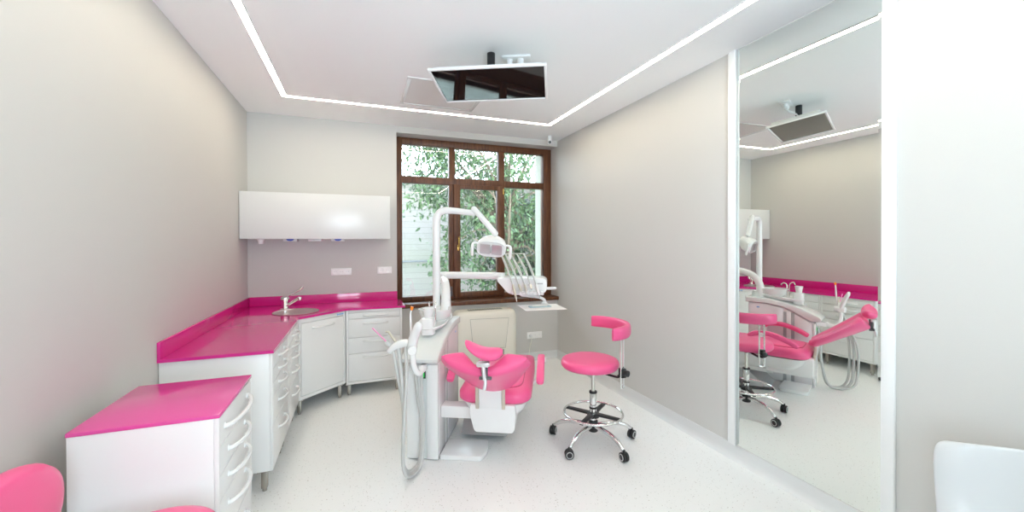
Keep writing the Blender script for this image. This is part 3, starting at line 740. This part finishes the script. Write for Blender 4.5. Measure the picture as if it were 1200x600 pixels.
# suction and curing instruments
def hose(bm, top, k):
    x, y, z = top; d = k*.034; q = k*.015+.002
    tube(bm, [(x, y, z), (x*.45+.0+q, -.755-d*.4, .66), (.012+q, -.79-d, .44), (.003+q, -.785-d, .16), (.012+q, -.75-d, .055), (.032+q, -.685-d*.4, .022), (.058+q*.6, -.61-d*.2, .06), (.056+q*.6, -.572, .28), (.026+q, -.562, .46), (.0+q*1.5, -.537, .60)], .0108+.0015*(k == 1), 12, n=7)
se = thing('saliva_ejector', 'thin pink suction tube in a grey valve on the left end of the side arm', 'suction tube', gl(-.105, -.70, .82), TH); o_ = (-.105, -.70, .82)
bm = new(); tube(bm, [(-.218, -.72, .948), (-.165, -.71, .893), (-.128, -.704, .855)], .0045, 8); obj('tube', bm, 'tube', se, o_)['label'] = 'thin pink tube'
bm = new(); tube(bm, [(-.132, -.705, .860), (-.108, -.70, .834), (-.092, -.697, .815)], .018, 12, smooth=False); obj('valve', bm, 'lgrey', se, o_)
bm = new(); hose(bm, (-.085, -.71, .81), 0); obj('hose', bm, 'lgrey', se, o_)
sv = thing('suction_handpiece', 'steel suction nozzle with a bent tip on the side arm beside the pink tube', 'suction nozzle', gl(-.06, -.70, .82), TH); o_ = (-.06, -.70, .82)
bm = new(); tube(bm, [(-.137, -.70, .920), (-.120, -.70, .921), (-.108, -.70, .908), (-.065, -.698, .845), (-.055, -.697, .82)], [.005, .006, .0075, .008, .009], 12); obj('nozzle', bm, 'beige', sv, o_)
bm = new(); hose(bm, (-.05, -.71, .825), 1); obj('hose', bm, 'lgrey', sv, o_)
cl = thing('curing_light', 'slim white handpiece with an orange tip standing in the side arm', 'curing light', gl(.03, -.69, .87), TH); o_ = (.03, -.69, .87)
bm = new(); tube(bm, [(.022, -.70, .84), (.030, -.692, .91), (.025, -.685, .99), (.023, -.683, 1.035), (.028, -.681, 1.062)], [.009, .0085, .0075, .006, .005], 12); obj('body', bm, 'whitem', cl, o_)
bm = new(); cyl(bm, (.0285, -.681, 1.060), (.034, -.68, 1.084), .0075, .011, bev=.002); obj('shield', bm, 'orange', cl, o_)['label'] = 'orange tip'
bm = new(); hose(bm, (.0, -.712, .835), 2); obj('hose', bm, 'lgrey', cl, o_)

# cup
cup = thing('plastic_cup', 'white plastic cup on the stand beside the rinse bowl', 'cup', gl(.047, -.378, .955), TH)
bm = new(); lathe(bm, [(.026, 0.0005), (.030, .03), (.0365, .068), (.0378, .068), (.0378, .071), (.036, .071), (.029, .03), (.0245, .003), (.002, .0025)], res=32); obj('cup_wall', bm, 'white2', cup)

# ------------------------------------------------------------------ dental chair
CO = (.545, 0, 0)
dcH = thing('dental_chair', 'pink upholstered reclining dental chair on a white base', 'dental chair', gl(.545, 0, 0), TH)
cx = .545
# backrest
def sstep(a, b, x):
    x = min(1, max(0, (x-a)/(b-a))); return x*x*(3-2*x)
def back_ring(s, k=1.0):
    """s 0 bottom .. 1 top: flat bellied back, two padded shoulders with a notch between them"""
    y = -.575 + (-.375)*s; z = .520 + .222*s
    half = (.125 + .146*min(1, s*1.2)**.75)*(1 if s < .85 else 1-.06*((s-.85)/.15)**2)
    nrm = Vector((0, .53, .848)); c = Vector((cx, y, z)); N = 27; fr = []; bk = []
    dep = .074*(.30+.70*s)
    for j in range(N):
        t = -1+2*j/(N-1); at = abs(t)
        lift = dep*at**1.7
        plain = lift+.062
        notch = .050+(dep+.004)*sstep(.12, .55, at)
        f = plain*(1-s)+max(plain-.02, notch)*s; b = lift-.012
        mid = (f+b)/2; hh = (f-b)/2*max(.0, 1-at**4.5)**.5*k
        fr.append(c+Vector((half*t, 0, 0))+nrm*(mid+hh)); bk.append(c+Vector((half*t*.995, 0, 0))+nrm*(mid-hh))
    return fr+list(reversed(bk))[1:-1]
bm = new()
def shifted(r_, d):
    for v in r_: v += Vector(d)
    return r_
rings = [shifted(back_ring(0, .35), (0, .014, -.008)), shifted(back_ring(0, .75), (0, .008, -.005))]
for i in range(17): rings.append(back_ring(i/16))
rings += [shifted(back_ring(1.0, .8), (0, -.012, .007)), shifted(back_ring(1.0, .4), (0, -.018, .011))]
ring_loft(bm, rings); bmesh.ops.remove_doubles(bm, verts=bm.verts, dist=.0004); obj('backrest', bm, 'pink', dcH, CO, smooth=60)
# headrest
bm = new(); rings = []
for i in range(17):
    t = -1+2*i/16; k = math.sqrt(max(0, 1-abs(t)**3.2)); k = max(k, .12)
    x = .552+.108*t; zc = .868+.034*t*t-.026*t; yc = -.955
    ry, rz = .056*k, (.030+.010*t)*k
    rings.append([Vector((x, yc+ry*math.cos(2*PI*j/20)-.008*math.sin(2*PI*j/20), zc+rz*math.sin(2*PI*j/20)+.012*math.cos(2*PI*j/20))) for j in range(20)])
ring_loft(bm, rings); obj('headrest', bm, 'pink', dcH, CO, smooth=60)
bm = new(); box(bm, (.52, -1.005, .800), (.585, -.965, .826), .004); cyl(bm, (.515, -.985, .812), (.59, -.985, .812), .012)
tube(bm, [(.552, -.985, .805), (.556, -.99, .765), (.562, -.985, .725)], [.013, .012, .013], 12); tube(bm, [(.565, -.992, .735), (.567, -1.0, .71), (.562, -1.005, .68)], [.008, .009, .011], 10, roundend=True)
br = obj('headrest_bracket', bm, 'satin', dcH, CO); br['label'] = 'silver adjusting bracket'
bm = new(); cyl(bm, (.530, -.985, .735), (.60, -.985, .735), .010, bev=.002); box(bm, (.556, -.978, .72), (.575, -.955, .82), .002); obj('pivot', bm, 'dgrey', br, CO)
# seat
def outline(w0, w1, yr, yf, r_, n=10):
    return round_poly([(cx-w0, yr), (cx+w0, yr), (cx+w1, yf), (cx-w1, yf)], [r_, r_, .08, .08], n)
bm = new()
ol = round_poly([(cx-.252, -.555), (cx+.252, -.555), (cx+.25, .12), (cx+.235, .42), (cx+.215, .80), (cx-.215, .80), (cx-.235, .42), (cx-.25, .12)], [.13, .13, .1, .1, .10, .10, .1, .1], 7)
def zoff(y): return -.13*max(0, (y-.25)/.6)**1.3
def seat_ring(ins, z):
    out = []
    for p in ol:
        d = Vector((cx-p[0], .1-p[1])); 
        q = Vector(p)+Vector((math.copysign(ins, d.x) if abs(d.x) > .06 else ins*d.x/.06, math.copysign(ins, d.y)*min(1, abs(d.y)/.45)))
        out.append(Vector((q.x, q.y, z+zoff(p[1]))))
    return out
ring_loft(bm, [seat_ring(.05, .410), seat_ring(.012, .415), seat_ring(0, .43), seat_ring(.0, .468), seat_ring(.010, .485), seat_ring(.035, .503), seat_ring(.075, .508)])
obj('seat', bm, 'pink', dcH, CO, smooth=60)
bm = new(); ring_loft(bm, [seat_ring(.072, .5065), seat_ring(.066, .5115), seat_ring(.075, .516), seat_ring(.11, .517)]); obj('seat_pad', bm, 'pink', dcH, CO, smooth=50)
bm = new(); ring_loft(bm, [seat_ring(.060, .5055), seat_ring(.060, .5105), seat_ring(.072, .5110)]); obj('seam', bm, 'pinkd', dcH, CO)['label'] = 'dark pink seam'
# white shell and base
bm = new(); ring_loft(bm, [seat_ring(.19, .235), seat_ring(.15, .245), seat_ring(.09, .29), seat_ring(.045, .35), seat_ring(.022, .4055)]); obj('shell', bm, 'whitem', dcH, CO, smooth=60)
bm = new(); prism(bm, round_poly([(.392, .418), (.692, .418), (.697, .35), (.690, .252), (.675, .233), (.430, .233), (.415, .252), (.388, .35)], [.02, .02, .05, .02, .03, .03, .02, .05], 4), -.575, -.20, 'y', .02, 3); obj('rear_housing', bm, 'whitem', dcH, CO, smooth=50)
bm = new(); prism(bm, [(-.20, .035), (.42, .035), (.52, .25), (.05, .25)], .245, .60, 'x', .006); obj('lift_cover', bm, 'lift', dcH, CO)['label'] = 'grey metal lift cover'
bm = new(); box(bm, (.45, -.25, .20), (.62, .30, .30), .01); obj('lift_beam', bm, 'whitem', dcH, CO)
bm = new(); box(bm, (.164, -.47, .275), (.42, -.37, .358), .006); obj('link_beam', bm, 'whitem', dcH, CO)
bm = new()
def strap(bm, x0, x1, d):
    pts = [(-.576-d, .392), (-.585-d, .43), (-.590-d, .48), (-.590-d, .545), (-.585, .56), (-.575, .56), (-.572, .48), (-.566, .43), (-.560, .392)]
    prism(bm, pts, x0, x1, 'x', .002)
strap(bm, .455, .605, .002); obj('back_link_cover', bm, 'whitem', dcH, CO)
for x in (.431, .607):
    bm = new(); strap(bm, x, x+.022, .004); obj('back_link', bm, 'beige', dcH, CO)['label'] = 'beige metal strap'
# armrests
for x, dz in ((.232, .008), (.857, .010)):
    pth = [(x, -.485, .535+dz), (x, -.40, .580+dz), (x, -.27, .622+dz), (x, -.15, .618+dz), (x, -.085, .585+dz)]
    bm = new(); P_ = smooth_path(pth, 6); rr_ = []
    for i, p in enumerate(P_):
        tn = (P_[min(i+1, len(P_)-1)]-P_[max(i-1, 0)]).normalized(); up_ = Vector((1, 0, 0)).cross(tn) * (1 if Vector((1, 0, 0)).cross(tn).z > 0 else -1)
        e = min(i, len(P_)-1-i); kk = (.72, .93, .98)[e] if e < 3 else 1
        rr_.append([p+Vector((q[0]*kk, 0, 0))+up_*q[1]*kk for q in superellipse(.027, .022, 24, 3.6)])
    ring_loft(bm, rr_); ar = obj('armrest', bm, 'pink', dcH, CO, smooth=60)
    s = 1 if x > cx else -1
    bm = new(); tube(bm, [(x, -.11, .59+dz), (x-s*.0, -.10, .52), (x-s*.03, -.09, .44), (x-s*.08, -.09, .40)], .014, 10); cyl(bm, (x+s*.024, -.2, .612+dz), (x+s*.034, -.2, .612+dz), .022); obj('armrest_support', bm, 'whitem', ar, CO)

# ------------------------------------------------------------------ stools
def caster(parent, x, y, ang):
    dx, dy = math.cos(ang), math.sin(ang); bm = new()
    for s in (-1, 1):
        c = Vector((x-dy*s*.013, y+dx*s*.013, .032)); cyl(bm, c-Vector((-dy, dx, 0))*.010, c+Vector((-dy, dx, 0))*.010, .032, bev=.004)
    box(bm, (x-.016, y-.016, .03), (x+.016, y+.016, .062), .008); cyl(bm, (x, y, .05), (x, y, .078), .009)
    o = obj('caster', bm, 'black', parent)
    bm = new()
    for s in (-1, 1):
        c = Vector((x-dy*s*.0235, y+dx*s*.0235, .032)); nrm = Vector((-dy, dx, 0))*s
        tube(bm, [c+Vector((dx, dy, 0))*.021*math.cos(q)+Vector((0, 0, 1))*.021*math.sin(q) for q in [2*PI*k/18 for k in range(18)]], .003, 6, closed=True)
    obj('wheel_ring', bm, 'lgrey', o)
def stool_base(t, a0, seat_z, footring=True, R=.315):
    for k in range(5):
        a = a0+2*PI*k/5; c, s = math.cos(a), math.sin(a)
        P = lambda r_, z: (r_*c, r_*s, z)
        bm = new(); tube(bm, [P(.02, .125), P(.10, .132), P(.19, .127), P(.26, .105), P(R-.015, .078)], [.016, .0165, .0165, .0155, .014], 14, roundend=True)
        obj('base_arm', bm, 'chrome', t); caster(t, R*c, R*s, a+.9+k*.7)
    bm = new(); cyl(bm, (0, 0, .085), (0, 0, .165), .035, bev=.004); obj('hub', bm, 'black', t)
    bm = new(); cyl(bm, (0, 0, .16), (0, 0, .375), .0255, bev=.002); obj('gas_sleeve', bm, 'chrome', t)
    bm = new(); cyl(bm, (0, 0, .37), (0, 0, .385), .029, bev=.002); cyl(bm, (0, 0, .255), (0, 0, .268), .028); obj('collar', bm, 'black', t)
    bm = new(); cyl(bm, (0, 0, .385), (0, 0, seat_z-.055), .0135); obj('gas_rod', bm, 'steel', t)
    if footring:
        bm = new(); tube(bm, [(.216*math.cos(q), .216*math.sin(q), .222) for q in [2*PI*k/48 for k in range(48)]], .009, 12, closed=True); obj('foot_ring', bm, 'chrome', t)
        bm = new()
        for k in range(4):
            a = .62+PI/2*k; c, s = math.cos(a), math.sin(a)
            b2 = [(-.021, .02), (.021, .02), (.013, .218), (-.013, .218)]
            prism(bm, [(p[1]*c-p[0]*s, p[1]*s+p[0]*c) for p in b2], .197, .215, 'z', .003)
        for v in bm.verts: v.co.z += .009
        lathe(bm, [(.026, .19), (.045, .192), (.045, .222), (.027, .226)], res=24); obj('foot_ring_spider', bm, 'black', t)
st = thing('doctor_stool', 'pink round stool with a curved pink backrest and chrome foot ring', 'stool', (1.645, 2.637, 0))
SZ = .628
stool_base(st, math.radians(63), SZ)
bm = new(); lathe(bm, [(.15, SZ-.072), (.200, SZ-.066), (.214, SZ-.05), (.2155, SZ-.03), (.207, SZ-.010), (.185, SZ-.001), (.12, SZ+.002), (.002, SZ+.003)], (-.015, .02, 0), 56); obj('seat', bm, 'pink', st, smooth=60)
bm = new(); box(bm, (-.08, -.06, SZ-.092), (.07, .07, SZ-.070), .004); obj('seat_plate', bm, 'black', st)
# swivelling back support
bc = Vector((-.018, -.004)); BR = .262
bm = new(); rings = []
for i in range(29):
    a = math.radians(58+(-88-58)*i/28); k = 1.
    e = min(i, 28-i)
    kk = (.45, .8, .94)[e] if e < 3 else 1.
    c = Vector((bc.x+BR*math.cos(a), bc.y+BR*math.sin(a), .862)); rad = Vector((math.cos(a), math.sin(a), 0))
    rings.append([c+rad*p[0]*kk+Vector((0, 0, p[1]*(.85+.15*kk))) for p in superellipse(.024, .045, 20, 3)])
ring_loft(bm, rings); obj('backrest', bm, 'pink', st, smooth=60)
ra = math.radians(-62); rp = Vector((bc.x+BR*math.cos(ra), bc.y+BR*math.sin(ra))); tg = Vector((-math.sin(ra), math.cos(ra)))
rp = Vector((1.742-1.665, 2.41-2.63)) if False else rp-Vector((math.cos(ra), math.sin(ra)))*.012
q0, q1 = rp-tg*.019, rp+tg*.019
bm = new(); tube(bm, [(q0.x, q0.y, .83), (q0.x, q0.y, .50), (q0.x+tg.x*.004, q0.y+tg.y*.004, .478), (rp.x, rp.y, .468), (q1.x-tg.x*.004, q1.y-tg.y*.004, .478), (q1.x, q1.y, .50), (q1.x, q1.y, .83)], .0065, 10, n=5); obj('back_rail', bm, 'chrome', st)
bm = new(); u_ = rp.normalized(); tube(bm, [(u_.x*.05, u_.y*.05, SZ-.088), (u_.x*.20, u_.y*.20, SZ-.092), (rp.x-u_.x*.03, rp.y-u_.y*.03, SZ-.075)], .013, 10, sx=.6); box(bm, (rp.x-.02, rp.y-.02, SZ-.085), (rp.x+.02, rp.y+.02, SZ-.02), .004)
cyl(bm, (rp.x, rp.y, SZ-.05), (rp.x+u_.x*.05, rp.y+u_.y*.05, SZ-.05), .022, bev=.005); obj('clamp', bm, 'black', st)
# second stool, mostly outside the frame at the lower left
s2 = thing('oval_back_stool', 'pink stool with an oval backrest in the lower left foreground', 'stool', (-.60, 1.50, 0))
stool_base(s2, math.radians(54), .615, False, .27)
bm = new(); lathe(bm, [(.12, .545), (.18, .55), (.195, .565), (.197, .588), (.187, .610), (.165, .618), (.1, .622), (.002, .623)], res=48); obj('seat', bm, 'pink', s2, smooth=60)
bm = new(); rings = []
for dx_, k in ((-.030, .80), (-.026, .92), (-.012, .99), (.004, 1.), (.020, .96), (.028, .86), (.031, .7), (.032, .4)):
    rings.append([Vector((-.290+dx_+.01*(p[0]/.25)**2+.03*p[1], -.055+p[0]*k, .725+p[1]*k)) for p in superellipse(.245, .165, 40, 2.2)])
ring_loft(bm, rings); obj('backrest', bm, 'pink', s2, smooth=60)
bm = new(); tube(bm, [(-.06, 0, .54), (-.22, 0, .535), (-.31, -.01, .56), (-.34, -.02, .66), (-.32, -.03, .74)], .012, 10, sx=1.4); obj('back_post', bm, 'chrome', s2)

# white shell chair lower right
ch = thing('shell_chair', 'white moulded plastic shell chair against the right wall in the lower right corner', 'chair', (1.993, .541, 0), math.radians(135))
# local: faces +y... seat faces -x in the room after the turn
bm = new(); prof = []
prof = [(.235, .455, .20), (.20, .462, .205), (.10, .445, .215), (-.02, .435, .222), (-.12, .450, .225), (-.185, .49, .212), (-.205, .55, .206), (-.216, .62, .206), (-.224, .69, .206), (-.228, .735, .198), (-.229, .752, .172)]
def shell_pt(i, t, o):
    y, z, hw = prof[i]
    a = prof[max(i-1, 0)]; b = prof[min(i+1, len(prof)-1)]
    tn = Vector((0, b[0]-a[0], b[1]-a[1])).normalized(); nn = Vector((0, -tn.z, tn.y))*-1
    curl = .05*abs(t)**3
    z += .022*(1-t*t)*max(0, (i-7)/3)
    return Vector((hw*t, y, z)) + nn*(-(curl))*(-1 if False else 1) + nn*o
NT = 17
def sheet(o): return [[shell_pt(i, -1+2*j/(NT-1), o) for j in range(NT)] for i in range(len(prof))]
s0, s1 = sheet(-.006), sheet(.006)
v0 = [[bm.verts.new(p) for p in r_] for r_ in s0]; v1 = [[bm.verts.new(p) for p in r_] for r_ in s1]
K = len(prof)
for i in range(K-1):
    for j in range(NT-1):
        bm.faces.new((v0[i][j], v0[i+1][j], v0[i+1][j+1], v0[i][j+1])); bm.faces.new((v1[i][j], v1[i][j+1], v1[i+1][j+1], v1[i+1][j]))
for i in range(K-1):
    bm.faces.new((v0[i][0], v1[i][0], v1[i+1][0], v0[i+1][0])); bm.faces.new((v0[i][-1], v0[i+1][-1], v1[i+1][-1], v1[i][-1]))
for j in range(NT-1):
    bm.faces.new((v0[0][j], v0[0][j+1], v1[0][j+1], v1[0][j])); bm.faces.new((v0[-1][j], v1[-1][j], v1[-1][j+1], v0[-1][j+1]))
sh = obj('shell', bm, 'shell', ch, smooth=60)
md = sh.modifiers.new('Subdivision', 'SUBSURF'); md.levels = 2; md.render_levels = 2
for sx in (-1, 1):
    for sy in (-1, 1):
        bm = new(); tube(bm, [(sx*.12, sy*.09, .44), (sx*.20, sy*.19, .012)], [.012, .011], 12, smooth=False); cyl(bm, (sx*.20, sy*.19, 0), (sx*.20, sy*.19, .014), .013); obj('leg', bm, 'chrome', ch)

# ------------------------------------------------------------------ outside
struct('ground', box(new(), (-14, D+.62, -.6), (22, 24, -.5)), 'ground', 'paved yard outside the window')
bld = thing('neighbouring_building', 'white boarded building beyond the window', 'building', (2, 11, -.5))
bm = new(); box(bm, (-6, 11, -.5), (9.2, 15, 3.1)); obj('wall', bm, 'siding', bld, (2, 11, -.5), smooth=0)
bm = new(); prism(bm, [(10.7, 3.1), (15.2, 3.1), (15.2, 3.5), (10.7, 3.17)], -6.3, 9.5, 'x'); obj('eaves', bm, 'whitem', bld, (2, 11, -.5))
cb = obj('cable', tube(bm := new(), [(-5.5, 10.95, 1.02), (0, 10.94, 1.0), (3, 10.94, 1.02), (8.8, 10.95, 1.06)], .022, 8), 'dgrey', bld, (2, 11, -.5))

def tree(label, x, y, zc, rad, hgt, nl, leaf, seed, lean=(0, 0), size=.075, extra=()):
    R = random.Random(seed); ext = list(extra)
    t = thing('leafy_tree', label, 'tree', (x, y, -.5), 0, None)
    bm = new(); tube(bm, [(0, 0, 0), (.05, .02, 1.2), (lean[0]*.4, lean[1]*.4, 2.4), (lean[0], lean[1], zc+.5+hgt*.5)], [.16, .13, .10, .03], 10); obj('trunk', bm, 'bark', t)
    tips = []
    for k in range(26):
        a = R.uniform(0, 2*PI); z0 = R.uniform(1.0, zc+.6); f = R.uniform(.45, 1.)
        e = Vector((lean[0]+rad*f*math.cos(a), lean[1]+rad*f*math.sin(a)*.8, zc+.5+R.uniform(-.5, .5)*hgt*1.6))
        s = Vector((lean[0]*.3, lean[1]*.3, z0)); m = s.lerp(e, .5)+Vector((0, 0, .25))
        bm = new(); tube(bm, [s, m, e], [.04, .025, .008], 6, n=4); obj('branch', bm, 'bark', t)
        tips.append((s, m, e))
    for e in ext:
        e = Vector(e)-Vector((x, y, -.5)); s = Vector((lean[0]*.6, lean[1]*.6, zc)); m = s.lerp(e, .55)+Vector((0, 0, .25))
        bm = new(); tube(bm, [s, m, e], [.04, .02, .006], 6, n=4); obj('branch', bm, 'bark', t)
        tips.append((m, m.lerp(e, .6), e)); tips.append((m, m.lerp(e, .8), e))
    bm = new()
    cl = []
    for k in range(150):
        s, m, e = R.choice(tips); q = R.uniform(.45, 1.05)
        c = m.lerp(e, max(0, q*2-1)) if q > .5 else s.lerp(m, q*2)
        cl.append(c+Vector((R.gauss(0, .28), R.gauss(0, .28), R.gauss(0, .3))))
    for k in range(nl):
        c = R.choice(cl); p = c+Vector((R.gauss(0, .16), R.gauss(0, .16), R.gauss(0, .17)))
        L = size*R.uniform(.7, 1.3); wd = L*.42
        E_ = Euler((R.uniform(-1.1, 1.1), R.uniform(-.2, 1.3), R.uniform(0, 2*PI))).to_matrix()
        pts = [(0, 0, 0), (L*.35, wd*.5, .01*L), (L*.75, wd*.38, -.03*L), (L*1.1, 0, -.1*L), (L*.75, -wd*.38, -.03*L), (L*.35, -wd*.5, .01*L)]
        bm.faces.new([bm.verts.new(p+E_ @ Vector(q)) for q in pts])
    f = obj('foliage', bm, leaf, t, smooth=0); f['kind'] = 'stuff'
    return t
tree('light green leafy tree whose sprays hang across the middle of the window', 3.05, 8.3, 2.15, 1.45, 2.1, 9000, 'leafA', 3, (-.1, -.2), .105, extra=[(1.05, 8.2, 3.9), (1.3, 8.0, 3.55), (1.7, 8.3, 3.8), (1.5, 8.0, 2.9), (1.62, 8.2, 2.2), (1.75, 8.1, 1.4), (1.4, 8.3, 3.3)])
tree('dense dark green tree behind the right hand panes of the window', 4.6, 9.0, 2.0, 1.75, 2.3, 15000, 'leafB', 11, (-.1, 0), .10)

# ------------------------------------------------------------------ light and camera
w_ = bpy.data.worlds.new('overcast_sky'); SC.world = w_; w_.use_nodes = True
nt = w_.node_tree; bg = nt.nodes['Background']
tc = nt.nodes.new('ShaderNodeTexCoord'); sp = nt.nodes.new('ShaderNodeSeparateXYZ'); rp_ = nt.nodes.new('ShaderNodeValToRGB')
rp_.color_ramp.elements[0].position = .0; rp_.color_ramp.elements[0].color = (.73, .87, 1, 1); rp_.color_ramp.elements[1].position = .8; rp_.color_ramp.elements[1].color = (.65, .825, 1, 1)
nt.links.new(tc.outputs['Generated'], sp.inputs[0]); nt.links.new(sp.outputs['Z'], rp_.inputs['Fac']); nt.links.new(rp_.outputs['Color'], bg.inputs['Color'])
lt = nt.nodes.new('ShaderNodeMath'); lt.operation = 'LESS_THAN'; lt.inputs[1].default_value = 0.
ma = nt.nodes.new('ShaderNodeMath'); ma.operation = 'MULTIPLY_ADD'; ma.inputs[1].default_value = 6.0; ma.inputs[2].default_value = 5.4     # extra glow below the horizon, added to brighten the ceiling from outside
nt.links.new(sp.outputs['Z'], lt.inputs[0]); nt.links.new(lt.outputs[0], ma.inputs[0]); nt.links.new(ma.outputs[0], bg.inputs['Strength'])
def portal(name, loc, rot, sx, sy):
    l = bpy.data.lights.new(name, 'AREA'); l.shape = 'RECTANGLE'; l.size = sx; l.size_y = sy; l.cycles.is_portal = True
    o = bpy.data.objects.new(name, l); C.objects.link(o); o.location = loc; o.rotation_euler = rot
portal('daylight_front', ((OX0+B)/2, W+.40, 1.77), (-PI/2, 0, 0), 2.1, 2.0)
portal('daylight_assumed_rear', ((rx0+rx1)/2, YR-.14, (rz0+rz1)/2), (PI/2, 0, 0), rx1-rx0, rz1-rz0)  # portal at the assumed rear window

portal('daylight_assumed_side', (A-.32, (sy0+sy1)/2, (sz0+sz1)/2), (PI/2, 0, -PI/2), sy1-sy0, sz1-sz0)  # portal at the assumed side window
cam = bpy.data.cameras.new('camera'); co = bpy.data.objects.new('camera', cam); C.objects.link(co); SC.camera = co
f_, yaw, pitch, roll, cyy = 477.42, .3617, -.0065, -.0025, -12.89
fw = Vector((math.sin(yaw)*math.cos(pitch), math.cos(yaw)*math.cos(pitch), math.sin(pitch))); rt = Vector((math.cos(yaw), -math.sin(yaw), 0)); upv = rt.cross(fw)
r2 = rt*math.cos(roll)+upv*math.sin(roll); u2 = -rt*math.sin(roll)+upv*math.cos(roll)
co.matrix_world = Matrix(((r2.x, u2.x, -fw.x, 0), (r2.y, u2.y, -fw.y, 0), (r2.z, u2.z, -fw.z, 1.5), (0, 0, 0, 1)))
cam.sensor_width = 36; cam.lens = f_/1200*36; cam.shift_y = cyy/1200; cam.clip_start = .02

cy = SC.cycles
cy.use_denoising = True; cy.max_bounces = 10; cy.diffuse_bounces = 6; cy.glossy_bounces = 5; cy.transparent_max_bounces = 16; cy.transmission_bounces = 6
cy.caustics_reflective = False; cy.caustics_refractive = False; cy.sample_clamp_indirect = 6; cy.blur_glossy = .5
vs = SC.view_settings; vs.view_transform = 'Standard'; vs.look = 'None'; vs.gamma = 1; vs.use_curve_mapping = False; vs.exposure = 1.41
